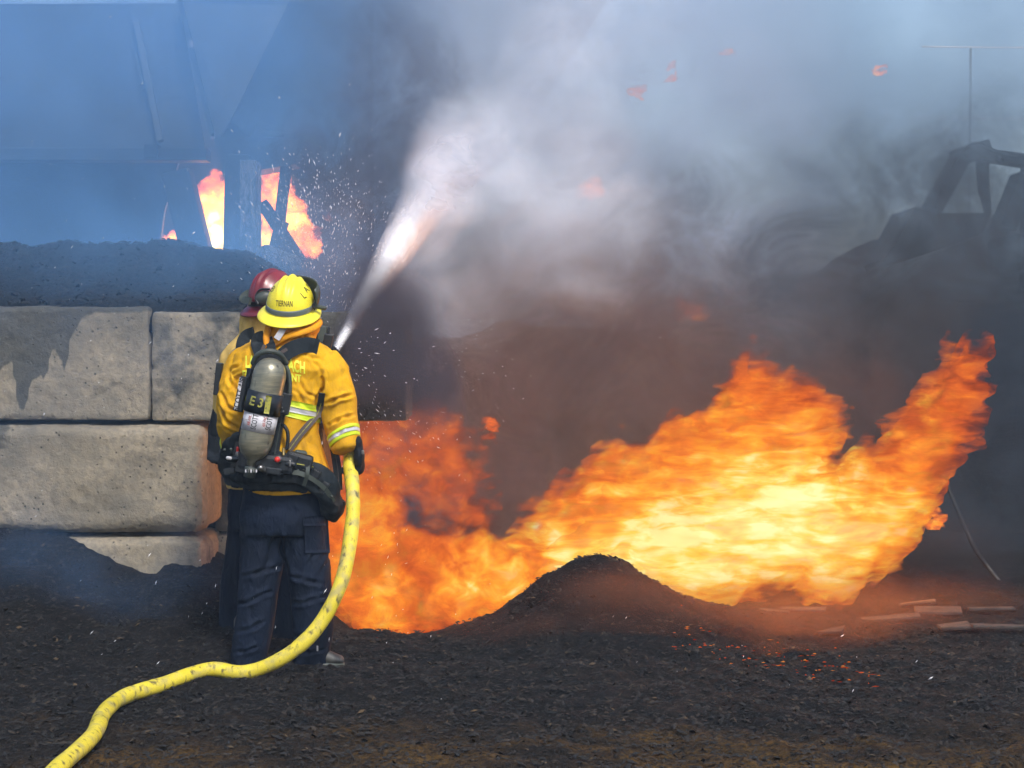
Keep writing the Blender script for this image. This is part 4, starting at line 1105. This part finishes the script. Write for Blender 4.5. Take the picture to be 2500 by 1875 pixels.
def boot(parent, heel, toe, mat):
    heel, toe = Vector(heel), Vector(toe); d = (toe - heel); L = d.length; d.normalize(); s = d.cross(Vector((0, 0, 1))).normalized(); up = Vector((0, 0, 1)); rings = []
    for t, w_, h_, z0 in ((-.02, .020, .06, .02), (0, .038, .085, .0), (.12, .043, .10, 0), (.3, .040, .105, 0), (.5, .042, .085, 0), (.7, .049, .066, 0), (.88, .046, .052, 0), (.98, .030, .040, .004), (1.02, .012, .022, .012)):
        r = []
        for j in range(16):
            a = 2 * math.pi * j / 16; y, z = math.cos(a), math.sin(a); z = max(z, -.82)
            r.append(heel + d * (t * L) + s * (y * w_) + up * (z0 + h_ * .5 + z * h_ * .5))
        rings.append(r)
    parts = [rings_mesh(rings), tube_data([heel + d * .05 + up * .06, heel + d * .05 + up * .20], [.05, .055], 14)]
    V, F = merge(parts); co, no, fc = remesh(V, F, .006, 4); b = mesh('boot', co, fc, mat, parent)
    rings = []
    for z in (0.0, .018):
        r = []
        for j in range(28):
            a = 2 * math.pi * j / 28; c_ = math.cos(a); w_ = .052 if c_ > 0 else .045; r.append(heel + d * (L * .5 + c_ * L * .53) + s * (math.sin(a) * w_) + up * (z - .006))
        rings.append(r)
    v, f = rings_mesh(rings); mesh('sole', v, f, M['rubber'], b)


bl = solid('dusty_boot_leather', (.10, .10, .095), (.02, .022, .024), 9, .55, lo=.45, hi=.7); M['boot'] = bl


def gz(p): return float(ground_h(np.array([p.x]), np.array([p.y]))[0])


def on_ground(px, Yd):
    q = P(px, 1600, Yd); q.z = gz(q) + .006; return q


boot(ff, on_ground(600, 7.96), on_ground(592, 8.25), M['boot']); boot(ff, on_ground(735, 7.97), on_ground(838, 8.03), M['boot'])
# head with face, neck, breathing mask
hc = P(708, 770, D0 + .02)
parts = [ellipsoid(hc, (.078, .098, .115)), tube_data([hc + Vector((0, -.01, -.05)), hc + Vector((0, -.02, -.20))], [.055, .065], 14), ellipsoid(hc + Vector((0, .100, -.012)), (.014, .022, .024)),
         ellipsoid(hc + Vector((.080, -.005, -.012)), (.010, .020, .032)), ellipsoid(hc + Vector((-.080, -.005, -.012)), (.010, .020, .032)), ellipsoid(hc + Vector((0, .085, -.055)), (.028, .018, .012)),
         ellipsoid(hc + Vector((0, .075, -.088)), (.030, .028, .022))]
V, F = merge(parts); co, no, fc = remesh(V, F, .006, 2); mesh('head', co, fc, M['skin'], ff)
V, F = merge([ellipsoid(hc + Vector((0, .070, -.01)), (.072, .055, .095)), ellipsoid(hc + Vector((0, .135, -.06)), (.035, .03, .035))]); co, no, fc = remesh(V, F, .006, 3); mesh('breathing_mask', co, fc, M['black'], ff)
# shroud under the helmet and coat collar
sh = fused('neck_shroud', [ell_loft([(766, 712, 62, .10, 0), (790, 716, 66, .105, 0), (808, 716, 64, .10, -.005), (822, 712, 60, .10, -.01), (846, 700, 66, .11, -.01), (872, 690, 70, .12, -.005)], D0)], .007, M['hood'], ff, .008, 11, 9, (1, 1, 1.1),
           [((790, 792), (700, 815), .014, .009, D0), ((780, 815), (690, 830), .012, .008, D0), ((660, 800), (650, 850), .010, .009, D0), ((735, 800), (775, 850), .010, .010, D0), ((700, 850), (745, 825), .010, .008, D0)], 3)
fold_ = tube('collar_fold', smooth_path([P(672, 838, D0 - .13), P(700, 822, D0 - .14), P(735, 812, D0 - .13), P(768, 800, D0 - .08), P(782, 786, D0 + .0), P(778, 780, D0 + .08)], 5), .016, M['hood'], ff, 10, flat=.6)
tube('collar_fold', smooth_path([P(655, 800, D0 - .09), P(650, 825, D0 - .12), P(656, 850, D0 - .14), P(672, 870, D0 - .15)], 5), .016, M['hood'], ff, 10, flat=.6)
strap('name_tag', [P(695, 793, D0 - .14), P(690, 805, D0 - .155), P(675, 828, D0 - .165)], .030, M['silver'], ff, .003)
hel, HM, dome = helmet(ff, P(709, 752, D0 - .01), Matrix.Rotation(R(3), 3, 'Y') @ Matrix.Rotation(R(20), 3, 'X') @ Matrix.Rotation(R(-8), 3, 'Z'), M['yellow'], M['greyband'], 1.0)
T_h = bvh(hel)
project_text('name_lettering', 'TIERNAN', 694, 742, 20, -3, T_h, M['ink'], hel, .50, .0016, .012, fallY=7.87)
project_text('side_lettering', 'L', 741, 722, 26, 40, T_h, M['ink'], hel, .62, .0016, .006, fallY=7.95)
project_text('side_lettering', 'A', 748, 707, 24, 44, T_h, M['ink'], hel, .55, .0016, .006, fallY=7.95)
project_text('side_lettering', 'F', 754, 695, 22, 48, T_h, M['ink'], hel, .45, .0016, .006, fallY=7.95)
project_text('side_lettering', 'B', 665.5, 706, 24, -38, T_h, M['ink'], hel, .55, .0016, .004, fallY=7.95)
# raised face shield on the helmet's front right
vis = []
for i in range(9):
    ph = R(-10 + i * 16); vis.append([HM @ Vector((math.cos(ph) * (.128 + .012 * math.sin(t * math.pi)), math.sin(ph) * (.158 + .012 * math.sin(t * math.pi)), .010 + .125 * t - .02 * t * t)) for t in np.linspace(0, 1, 7)])
V = [q for r in vis for q in r]; n = len(V); V2 = V + [q + (HM @ Vector((0, 0, .05)) - q).normalized() * .006 for q in V]
F = [(i * 7 + j, (i + 1) * 7 + j, (i + 1) * 7 + j + 1, i * 7 + j + 1) for i in range(8) for j in range(6)]; F += [tuple(a + n for a in f[::-1]) for f in F]
rim = [(i * 7, i * 7 + 7) for i in range(8)] + [(56 + j, 57 + j) for j in range(6)] + [(i * 7 + 13, i * 7 + 6) for i in range(8)] + [(j + 1, j) for j in range(6)]
F += [(b, a, a + n, b + n) for a, b in rim]
mesh('face_shield', V2, F, M['rubber'], hel)
tube('shield_knob', [HM @ Vector((.128, -.0, .02)), HM @ Vector((.168, -.004, .018))], .011, M['rubber'], hel, 10)
strap('goggle_strap', [HM @ Vector((.121, -.045, .032)), HM @ Vector((.130, .0, .05)), HM @ Vector((.122, .06, .075))], .022, M['black'], hel, .004, ref=Vector((-1, 0, -.3)))
# lettering on the coat back (its middle is hidden by the air cylinder)
SLP = lambda x, y: (x, y + max(0, x - 660) * .20 + max(0, 640 - x) * .05)
project_text('coat_lettering', 'LAGUNA BEACH', 672, 883, 40, 0, T_coat, M['letter'], coat, .49, .0035, .035, warp=SLP)
project_text('coat_lettering', 'FIRE DEPARTMENT', 663, 915, 26, 0, T_coat, M['letter'], coat, .66, .0035, .03, warp=lambda x, y: (x, y + max(0, x - 660) * .14))
# reflective trim
project_patch('lime_trim', [(596, 965), (640, 966), (700, 975), (745, 984), (784, 992)], [(596, 979), (640, 980), (700, 990), (745, 1000), (784, 1008)], T_coat, M['lime'], coat, 40, 3, .005)
project_patch('silver_trim', [(596, 979), (640, 980), (700, 990), (745, 1000), (784, 1008)], [(596, 991), (640, 993), (700, 1004), (745, 1013), (783, 1019)], T_coat, M['silver'], coat, 40, 3, .0045)
project_patch('lime_trim', [(596, 991), (640, 993), (700, 1004), (745, 1013), (783, 1019)], [(596, 1004), (640, 1006), (700, 1016), (745, 1027), (783, 1034)], T_coat, M['lime'], coat, 40, 3, .005)
ax_r = (P(846, 1094, D0 - .06) - P(832, 1040, D0 - .02)) + Vector((-.02, 0, -.0))
for dz, hh, mm, nm in ((-.020, .016, 'lime', 'lime_trim'), (0, .018, 'silver', 'silver_trim'), (.020, .016, 'lime', 'lime_trim')):
    t = ax_r.normalized(); cc = P(841, 1066, D0 - .045) + t * dz; band(nm, T_coat, cc, (t + Vector((.35, .0, .0))).normalized(), .075, hh, .004, M[mm], coat)
ax_l = (P(572, 1098, D0 + .30) - P(564, 1050, D0 + .05))
for dz, hh, mm, nm in ((-.030, .026, 'lime', 'lime_trim'), (0, .026, 'silver', 'silver_trim'), (.030, .026, 'lime', 'lime_trim')):
    t = ax_l.normalized(); band(nm, T_coat, P(571, 1084, D0 + .21) + t * dz, t, .072, hh, .004, M[mm], coat)
# gloves
hp = P(853, 1118, D0 - .06)
gl = hand_parts(hp + Vector((.01, -.01, .045)), (-1, .2, 0), (.10, -.05, -1), (0, -1, .1), (0, 1, 0), R(-38), wide=1.25)
# turn so the fingers wrap the hose: palm towards the hose, which passes the hand's inner side
gl = hand_parts(P(875, 1096, D0 - .06), (-1, .1, -.1), (.03, .25, -1), (0, -1, -.2), None, R(-34), wide=1.6) + [ellipsoid(P(877, 1114, D0 - .07), (.026, .042, .050))]
fused('glove', gl, .0055, M['glove'], ff, .0015, 40, 6, (1, 1, 1), None, 2)
gl = hand_parts(P(574, 1102, D0 + .33), (1, 0, 0), (.2, .9, -.35), (.3, 0, 1), None, R(-30), wide=1.2)
fused('glove', gl, .006, M['glove'], ff, .0015, 40, 7, (1, 1, 1), None, 2)
box('glove_clip', P(886, 1104, D0 - .13), (.012, .008, .020), M['steel'], ff, bev=.003)
box('cuff_reflector', P(775, 1583, D0 - .10), (.008, .006, .026), M['silver'], ff, bev=.002)

# ---- air pack worn by the nearer firefighter
ap = thing('air_pack', 'black harness air pack with worn grey cylinder on the near firefighter\'s back', 'breathing apparatus', P(640, 1165, D0 - .25))
bpy.context.view_layer.update()
YT = D0 - .285
ta, tb = P(657, 920, YT), P(624, 1078, YT); ax = (tb - ta).normalized(); R_T = .077
prof = [(-.088, .004), (-.086, .020), (-.078, .040), (-.062, .058), (-.040, .070), (-.015, .076), (0, R_T)]
L = (tb - ta).length; prof += [(L * q, R_T) for q in (.15, .3, .45, .6, .75, .9)] + [(L, R_T), (L + .02, .0745), (L + .045, .066), (L + .066, .052), (L + .082, .034), (L + .090, .022), (L + .112, .019)]


def lathe(name, o_, axd, prof, mat, parent, seg=40):
    e1 = axd.orthogonal().normalized(); e2 = axd.cross(e1)
    v, f = rings_mesh([[o_ + axd * t + (e1 * math.cos(2 * math.pi * j / seg) + e2 * math.sin(2 * math.pi * j / seg)) * r for j in range(seg)] for t, r in prof]); return mesh(name, v, f, mat, parent)


tank = lathe('cylinder', ta, ax, prof, M['tank'], ap)
T_t = bvh(tank)
lathe('label', ta, ax, [(L * .56, R_T + .0006), (L * .56, R_T + .0014), (L * .84, R_T + .0014), (L * .84, R_T + .0006)], M['white'], tank)
bnd = lathe('cylinder_band', ta, ax, [(L * .235, R_T + .001), (L * .235, R_T + .007), (L * .565, R_T + .007), (L * .565, R_T + .001)], M['black'], ap)
T_b = bvh(bnd)
rt = -math.degrees(math.atan2((ta - tb).x, (ta - tb).z))
project_text('band_lettering', 'E 3', 626, 982, 32, rt - 4, T_b, M['olive'], bnd, .85, .002, .02, fallY=7.64)
project_patch('band_patch', [(650, 965), (664, 967)], [(644, 1009), (657, 1011)], T_b, M['olive'], bnd, 4, 8, .003, 7.64)
for s, a, b, sz, mt in (('SCOTT', 622, 1030, 19, 'ink'), ('AIR-PAK', 609, 1026, 11, 'redink'), ('AIR-PAK', 646, 1030, 11, 'redink'), ('SCOTT', 658, 1032, 19, 'ink'), ('II', 597, 1025, 20, 'ink')):
    project_text('cylinder_lettering', s, a, b, sz, 90 + rt, T_t, M[mt], tank, .62, .003, .01, fallY=7.66)
# side plate with lettering, left of the cylinder
pl_c = P(590, 962, YT + .02); Rz = Matrix.Rotation(R(-rt - 1), 3, 'Y') @ Matrix.Rotation(R(-18), 3, 'Z')
side = box('side_plate', pl_c, (.036, .028, .165), M['black'], ap, Rz, .005)
face = box('name_plate', pl_c + Rz @ Vector((-.009, -.016, 0)), (.017, .004, .150), M['white'], side, Rz, .0015)
T_f = bvh(face)
pc = P(0, 0, 8); u_ = (pl_c.x) / pl_c.y * FPX + 1250
project_text('plate_lettering', 'SCOTT AIR', u_ - 4.6, 962, 19.5, 90 + rt - 1, T_f, M['ink'], face, .86, .001, .03, fallY=7.70)
box('side_bracket', P(607, 925, YT + .05), (.022, .03, .10), M['black'], ap, Rz, .004)
# back frame
project = [(684, 868), (700, 890), (708, 930), (706, 985), (694, 1020), (684, 1080), (672, 1150), (560, 1150), (575, 1080), (598, 1000), (604, 930), (618, 880), (640, 862)]
a_ = [P(x, y, D0 - .19) for x, y in project]; b_ = [p + Vector((0, .03, 0)) for p in a_]; n = len(a_)
fr_ = mesh('back_frame', a_ + b_, [tuple(range(n)), tuple(range(n, 2 * n))[::-1]] + [(i, i + n, (i + 1) % n + n, (i + 1) % n) for i in range(n)], M['black'], ap, smooth=False)
tube('frame_edge', smooth_path([P(686, 880, D0 - .22), P(703, 905, D0 - .215), P(708, 945, D0 - .21), P(704, 985, D0 - .21)], 6), .010, M['rubber'], ap, 8)
strap('frame_line', [P(690, 1010, D0 - .225), P(676, 1080, D0 - .23), P(664, 1145, D0 - .235)], .003, M['rubber'], ap, .003)
tube('top_yoke', smooth_path([P(618, 885, D0 - .25), P(630, 866, D0 - .27), P(655, 857, D0 - .28), P(682, 864, D0 - .26), P(698, 886, D0 - .22)], 6), .013, M['rubber'], ap, 10)
box('band_buckle', P(693, 985, D0 - .24), (.062, .035, .100), M['black'], ap, Matrix.Rotation(R(-rt), 3, 'Y'), .006)
box('buckle_tongue', P(672, 986, D0 - .285), (.060, .014, .030), M['black'], ap, Matrix.Rotation(R(-rt + 6), 3, 'Y'), .004)
for a, b in ((690, 968), (689, 995), (692, 1004)): box('rivet', P(a, b, D0 - .262), (.007, .006, .007), M['steel'], ap, bev=.002)
# shoulder straps
surf_strap('shoulder_strap', [(640, 872), (633, 855), (628, 838), (632, 826), (645, 822)], .060, T_coat, M['black_cloth'], ap, .020, 7.84, .016)
surf_strap('shoulder_strap', [(645, 868), (662, 850), (655, 826)], .040, T_coat, M['black_cloth'], ap, .034, 7.84, .012)
surf_strap('shoulder_strap', [(680, 878), (703, 858), (728, 846), (752, 842), (776, 847)], .072, T_coat, M['black_cloth'], ap, .024, 7.84, .016)
surf_strap('webbing', [(679, 866), (700, 852), (714, 842)], .016, T_coat, M['brown_web'], ap, .036, 7.84, .004)
surf_strap('webbing', [(638, 860), (646, 842)], .016, T_coat, M['brown_web'], ap, .040, 7.84, .004)
surf_strap('pull_strap', [(784, 985), (775, 1010), (755, 1035), (732, 1062), (706, 1098)], .032, T_coat, M['brown_web'], ap, .014, 7.84, .005)
surf_strap('strap_thread', [(784, 985), (775, 1010), (755, 1035), (732, 1062), (706, 1098)], .003, T_coat, M['olive'], ap, .019, 7.84, .003)
surf_strap('side_strap', [(786, 960), (784, 975), (781, 992)], .03, T_coat, M['black_cloth'], ap, .012, 7.84, .006)
strap('hanging_strap', [P(812, 1070, D0 + .02), P(818, 1110, D0 - .02), P(824, 1150, D0 - .03), P(826, 1196, D0 - .03)], .040, M['black_cloth'], ap, .005)
strap('strap_thread', [P(814, 1078, D0 - .01), P(819, 1110, D0 - .025), P(825, 1150, D0 - .035), P(827, 1194, D0 - .035)], .003, M['brown_web'], ap, .003)
# waist belt and hip pads
belt = [ell_loft([(1096, 690, 112, .150, 0), (1112, 692, 124, .178, 0), (1150, 694, 126, .185, 0), (1176, 700, 124, .180, 0), (1190, 706, 118, .17, 0)], D0)]
tube_b = tube_data(smooth_path([P(560, 1150, D0 - .02), P(600, 1165, D0 - .16), P(680, 1160, D0 - .21), P(750, 1172, D0 - .19), (P(800, 1205, D0 - .13)), P(822, 1240, D0 - .05), P(818, 1262, D0 - .0)], 5), [.030] * 5 + [.034] * 5 + [.040] * 5 + [.045] * 5 + [.052] * 5 + [.05] * 5 + [.03], 14, flat=.55)
pad_l = tube_data(smooth_path([P(556, 1148, D0 - .08), P(560, 1110, D0 - .12), P(580, 1080, D0 - .17), P(606, 1062, D0 - .19)], 4), [.045, .05, .05, .05, .05, .05, .05, .05, .045, .045, .04, .035, .03], 14, flat=.45)
pad_r = tube_data(smooth_path([P(680, 1130, D0 - .20), P(730, 1150, D0 - .20), P(780, 1165, D0 - .17), P(806, 1210, D0 - .12), P(812, 1245, D0 - .05)], 4), [.055] * 9 + [.06] * 8, 14, flat=.35)
low_b = tube_data(smooth_path([P(556, 1172, D0 - .0), P(610, 1184, D0 - .15), P(680, 1186, D0 - .19), P(740, 1192, D0 - .16)], 5), [.026] * 10 + [.024] * 6, 12, flat=.5)
V, F = merge([tube_b, pad_l, pad_r, low_b]); co, no, fc = remesh(V, F, .006, 3); co = wrinkle(co, no, .010, 12, 31, (1, 1, 1)); mesh('waist_belt', co, fc, M['black_cloth'], ap)
V, F = merge([box_data(P(650, 1130, D0 - .24), (.26, .06, .085), Matrix.Rotation(R(6), 3, 'Y'), .02), box_data(P(730, 1125, D0 - .22), (.13, .05, .075), Matrix.Rotation(R(14), 3, 'Y'), .02), tube_data([P(590, 1118, D0 - .24), P(562, 1122, D0 - .23)], .016, 12)])
mesh('regulator_body', V, F, M['black'], ap, smooth=False)
tube('end_cap', [P(562, 1119, D0 - .245), P(556, 1118, D0 - .245)], .009, M['silver'], ap, 12)
tube('gauge_ring', [P(679, 1121, D0 - .268), P(679, 1121, D0 - .285)], .019, M['steel'], ap, 20)
tube('red_button', [P(677, 1122, D0 - .285), P(677, 1122, D0 - .300)], .014, M['red'], ap, 20)
tube('valve_stem', [P(618, 1105, YT), P(614, 1140, YT)], .016, M['steel'], ap, 14)
lathe('valve_knob', P(613, 1140, YT - .01), ax, [(0, .018), (.002, .028), (.018, .029), (.020, .027), (.048, .026), (.050, .02)], M['rubber'], ap, 18)
for i in range(5):
    box('valve_window', P(600 + i * 6.5, 1150, YT - .042 + abs(i - 2) * .004), (.006, .004, .014), M['steel'] if i % 2 else M['white'], ap, bev=.001)
tube('coupling', [P(636, 1142, D0 - .30), P(646, 1148, D0 - .27)], .014, M['steel'], ap, 12)
tube('coupling', [P(702, 1132, D0 - .26), P(716, 1134, D0 - .26)], .016, M['black'], ap, 12)
tube('coupling_pin', [P(708, 1126, D0 - .29), P(708, 1138, D0 - .29)], .005, M['steel'], ap, 8)
tube('red_fitting', [P(580, 1094, D0 - .24), P(580, 1106, D0 - .24)], .007, M['red'], ap, 8)
tube('fitting_base', [P(580, 1107, D0 - .245), P(580, 1110, D0 - .245)], .010, M['steel'], ap, 8)
tube('clip_ring', [P(589, 1095, D0 - .24), P(587, 1111, D0 - .24)], .003, M['steel'], ap, 6)
tube('air_hose', smooth_path([P(686, 1036, D0 - .19), P(694, 1040, D0 - .20), P(702, 1055, D0 - .20), P(703, 1075, D0 - .20), P(700, 1095, D0 - .20)], 6), .0085, M['black'], ap, 10)
tube('brass_fitting', [P(692, 1096, D0 - .22), P(692, 1110, D0 - .24)], .007, M['brass'], ap, 8)
tube('knurled_knob', [P(726, 1106, D0 - .20), P(742, 1108, D0 - .18)], .016, M['rubber'], ap, 10)
tube('knurled_knob', [P(744, 1116, D0 - .18), P(755, 1124, D0 - .16)], .016, M['rubber'], ap, 10)
for a, b in ((548, 1098), (564, 1097), (727, 1148), (742, 1146), (810, 1212)): tube('snap', [P(a, b, D0 - .215 if a < 800 else D0 - .16), P(a, b, D0 - .235 if a < 800 else D0 - .18)], .007, M['rubber'], ap, 8)
for (a, b, wd_, hh_, an, dd_) in ((590, 1140, .05, .05, 10, .25), (668, 1150, .07, .03, 8, .27), (716, 1118, .05, .035, 20, .25), (748, 1140, .045, .06, 25, .22), (770, 1160, .04, .05, 30, .20), (560, 1150, .05, .03, -10, .20), (640, 1108, .04, .04, 0, .25), (600, 1100, .03, .03, 15, .24), (790, 1190, .035, .06, 35, .17)):
    box('gear_pouch', P(a, b, D0 - dd_), (wd_, .03, hh_), M['black'], ap, Matrix.Rotation(R(an), 3, 'Y'), .005)
strap('belt_webbing', [P(700, 1150, D0 - .245), P(745, 1160, D0 - .235), P(790, 1190, D0 - .19), P(815, 1225, D0 - .13)], .022, M['rubber'], ap, .004)
strap('belt_webbing', [P(752, 1132, D0 - .24), P(750, 1160, D0 - .245), P(742, 1186, D0 - .22)], .018, M['rubber'], ap, .004)
strap('belt_webbing', [P(700, 1128, D0 - .262), P(735, 1134, D0 - .25), P(765, 1140, D0 - .22)], .004, M['olive'], ap, .003)
box('buckle', P(836, 1230, D0 - .05), (.034, .02, .022), M['black'], ap, Matrix.Rotation(R(-12), 3, 'Y'), .006)
box('chest_radio', P(798, 845, D0 + .20), (.045, .035, .12), M['black'], ap, Matrix.Rotation(R(12), 3, 'Y'), .006)
strap('mask_strap', [P(765, 795, D0 + .05), P(767, 825, D0 + .05), P(765, 860, D0 + .05)], .035, M['black_cloth'], ap, .01)

# ---- farther firefighter
D1 = 8.62
f2 = thing('person', 'person in tan turnout coat and maroon helmet, mostly hidden behind the other firefighter', 'person', (P(650, 1590, D1).x, D1, 0), 'firefighters')
bpy.context.view_layer.update()
torso = ell_loft([(795, 645, 42, .08, 0), (822, 645, 66, .10, 0), (846, 645, 92, .13, 0), (880, 645, 98, .15, 0), (950, 645, 90, .15, 0), (1050, 645, 84, .15, 0), (1140, 645, 90, .16, 0), (1190, 645, 92, .16, 0)], D1)
la = tube_data(smooth_path([P(570, 880, D1), P(556, 950, D1), P(548, 1010, D1), P(545, 1050, D1 + .1), P(548, 1085, D1 + .28)], 5), list(np.interp(np.linspace(0, 4, 21), range(5), [.075, .07, .065, .06, .055])), 18)
ra = tube_data(smooth_path([P(715, 875, D1), P(745, 920, D1 + .05), P(775, 930, D1 + .12), P(800, 895, D1 + .16), P(806, 875, D1 + .16)], 5), list(np.interp(np.linspace(0, 4, 21), range(5), [.075, .07, .065, .06, .05])), 18)
coat2 = fused('coat', [torso, la, ra], .011, M['tan'], f2, .006, 9, 13, (1, 1, .6), None, 4)
tr2 = fused('trousers', [ell_loft([(1130, 645, 80, .13, 0), (1200, 645, 88, .15, 0), (1260, 645, 88, .15, 0), (1290, 645, 84, .14, 0)], D1),
                         tube_data(smooth_path([P(600, 1240, D1), P(592, 1320, D1), P(584, 1400, D1), P(575, 1500, D1), P(572, 1570, D1)], 5), .088, 18),
                         tube_data(smooth_path([P(690, 1240, D1), P(694, 1320, D1), P(700, 1400, D1), P(702, 1500, D1), P(702, 1570, D1)], 5), .088, 18)], .012, M['navy'], f2, .008, 8, 17, (1, 1, .8), None, 4)
boot(f2, on_ground(566, D1 - .04), on_ground(556, D1 + .25), M['boot']); boot(f2, on_ground(702, D1 - .04), on_ground(712, D1 + .25), M['boot'])
h2 = P(640, 760, D1)
parts = [ellipsoid(h2, (.078, .098, .115)), tube_data([h2, h2 + Vector((0, -.01, -.20))], [.055, .065], 14), ellipsoid(h2 + Vector((0, .10, -.01)), (.014, .022, .024)), ellipsoid(h2 + Vector((-.08, 0, -.01)), (.01, .02, .03)),
         ellipsoid(h2 + Vector((.08, 0, -.01)), (.01, .02, .03)), ellipsoid(h2 + Vector((0, .08, -.07)), (.03, .03, .03))]
V, F = merge(parts); co, no, fc = remesh(V, F, .006, 2); mesh('head', co, fc, M['skin'], f2)
V, F = merge([ellipsoid(h2 + Vector((0, .070, -.01)), (.072, .055, .095))]); mesh('breathing_mask', V, F, M['black'], f2)
fused('neck_shroud', [ell_loft([(765, 640, 52, .10, 0), (800, 642, 56, .105, 0), (830, 644, 60, .11, 0), (860, 646, 66, .12, 0)], D1)], .008, M['tan'], f2, .008, 11, 19, (1, 1, 1), None, 3)
hel2, HM2, _ = helmet(f2, P(668, 735, D1), Matrix.Rotation(R(-8), 3, 'Y') @ Matrix.Rotation(R(12), 3, 'X') @ Matrix.Rotation(R(-35), 3, 'Z'), M['maroon'], M['black'], 1.03)
strap('goggle_strap', [HM2 @ Vector((-.15, .05, .022)), HM2 @ Vector((-.135, -.03, .05)), HM2 @ Vector((-.08, -.135, .045)), HM2 @ Vector((.0, -.168, .04))], .036, M['rubber'], hel2, .012)
gog = ellipsoid(P(644, 727, D1 - .15), (.048, .030, .036), Matrix.Rotation(R(-20), 3, 'Y')); mesh('goggles', *gog, M['rubber'], hel2)
tube('goggle_rim', smooth_path([P(630, 742, D1 - .17), P(624, 725, D1 - .16), P(634, 708, D1 - .16), P(657, 706, D1 - .17)], 5), .006, M['black'], hel2, 8)
strap('chin_strap', [HM2 @ Vector((-.14, .04, .01)), HM2 @ Vector((-.15, .0, -.012)), HM2 @ Vector((-.148, -.05, -.03))], .022, M['black'], hel2, .006)
tube('shield_knob', [HM2 @ Vector((-.135, .06, .03)), HM2 @ Vector((-.165, .06, .03))], .013, M['black'], hel2, 10)
T2 = bvh(coat2)
surf_strap('shoulder_pad', [(590, 862), (592, 838), (602, 820), (622, 812)], .062, T2, M['black_cloth'], f2, .014, 8.5, .02)
project_patch('shoulder_reflector', [(560, 862), (580, 845)], [(560, 885), (572, 870)], T2, M['silver'], f2, 6, 4, .01, 8.5)
v, f = box_data(P(533, 925, D1 - .10), (.032, .05, .165), Matrix.Rotation(R(6), 3, 'Y'), .006); mesh('radio', v, f, M['black'], f2, smooth=False)
gl = hand_parts(P(524, 1058, D1 + .0), (0, -1, 0), (.05, .1, -1), (-1, 0, 0), None, R(22), wide=1.3)
fused('glove', gl, .007, M['glove'], f2, .001, 40, 6, (1, 1, 1), None, 2)
tube('sleeve', smooth_path([P(540, 985, D1 - .02), P(532, 1020, D1 - .02), P(527, 1052, D1)], 5), .036, M['glove'], f2, 14)
gl = hand_parts(P(800, 885, D1 + .10), (0, .2, 1), (.72, .1, -.35), (0, 1, 0), None, R(28), wide=1.35)
gl = [tube_data([P(786, 850, D1 + .06), P(802, 856, D1 + .06), P(818, 872, D1 + .06)], [.030, .034, .028], 12, flat=.8)] + \
     [tube_data(smooth_path([P(790 + i * 5, 838 + i * 7, D1 + .02 + .02 * i), P(808 + i * 5, 846 + i * 7, D1 - .0 + .02 * i), P(824 + i * 3, 862 + i * 6, D1 + .0 + .02 * i), P(829 + i * 1, 878 + i * 3, D1 + .05 + .02 * i)], 4), .0135, 8) for i in range(4)] + \
     [tube_data(smooth_path([P(780, 856, D1 + .02), P(786, 842, D1 - .01), P(800, 836, D1 - .01)], 4), .014, 8)]
fused('glove', gl, .005, M['glove'], f2, .001, 40, 8, (1, 1, 1), None, 1)

# ---- nozzle and hose
nz = thing('hose_nozzle', 'black fog nozzle held up beside the near firefighter\'s shoulder, water leaving it', 'nozzle', P(790, 900, D1 + .1))
bpy.context.view_layer.update()
jd = (J1 - J0).normalized(); nb = J0 - jd * .17
lathe('barrel', nb, jd, [(0, .022), (.01, .026), (.07, .026), (.075, .034), (.13, .036), (.135, .032), (.17, .030)], M['black'], nz, 20)
box('grip', P(783, 824, D1 + .02), (.050, .045, .125), M['rubber'], nz, Matrix.Rotation(R(11), 3, 'Y'), .007)
box('bail_handle', P(798, 826, D1 + .05), (.016, .03, .12), M['black'], nz, Matrix.Rotation(R(11), 3, 'Y'), .004)
hose_pts = [P(120, 1905, 5.95), P(147, 1870, ground_Y(1870 + 22)), P(226, 1797, ground_Y(1797 + 22)), P(254, 1740, ground_Y(1740 + 22)), P(305, 1700, ground_Y(1700 + 22)), P(395, 1673, ground_Y(1673 + 22)), P(508, 1661, 7.68), P(600, 1644, 7.66),
            P(700, 1600, 7.64), P(780, 1525, 7.66), P(836, 1413, 7.70), P(860, 1277, 7.80), P(861, 1198, 7.88), P(855, 1136, 7.96), P(853, 1100, 8.04), P(830, 1040, 8.30), P(815, 970, 8.5), P(800, 915, 8.66)]
for q in hose_pts[:8]:
    g = gz(q) + .030
    if q.z < g: q.z = g
hose_pts.append(nb)
hp = smooth_path(hose_pts, 10); hr = [.0335 * (1 + .03 * math.sin(i * .31) + .02 * math.sin(i * .83)) * (1 if i < 150 else .9) for i in range(len(hp))]
v, f = tube_data(hp, hr, 20); v = np.array([tuple(q) for q in v])
hose = mesh('fire_hose', v, f, M['hose']); tag(hose, 'scuffed yellow fire hose curving up from the ground to the firefighter\'s gloved hand', 'fire hose')
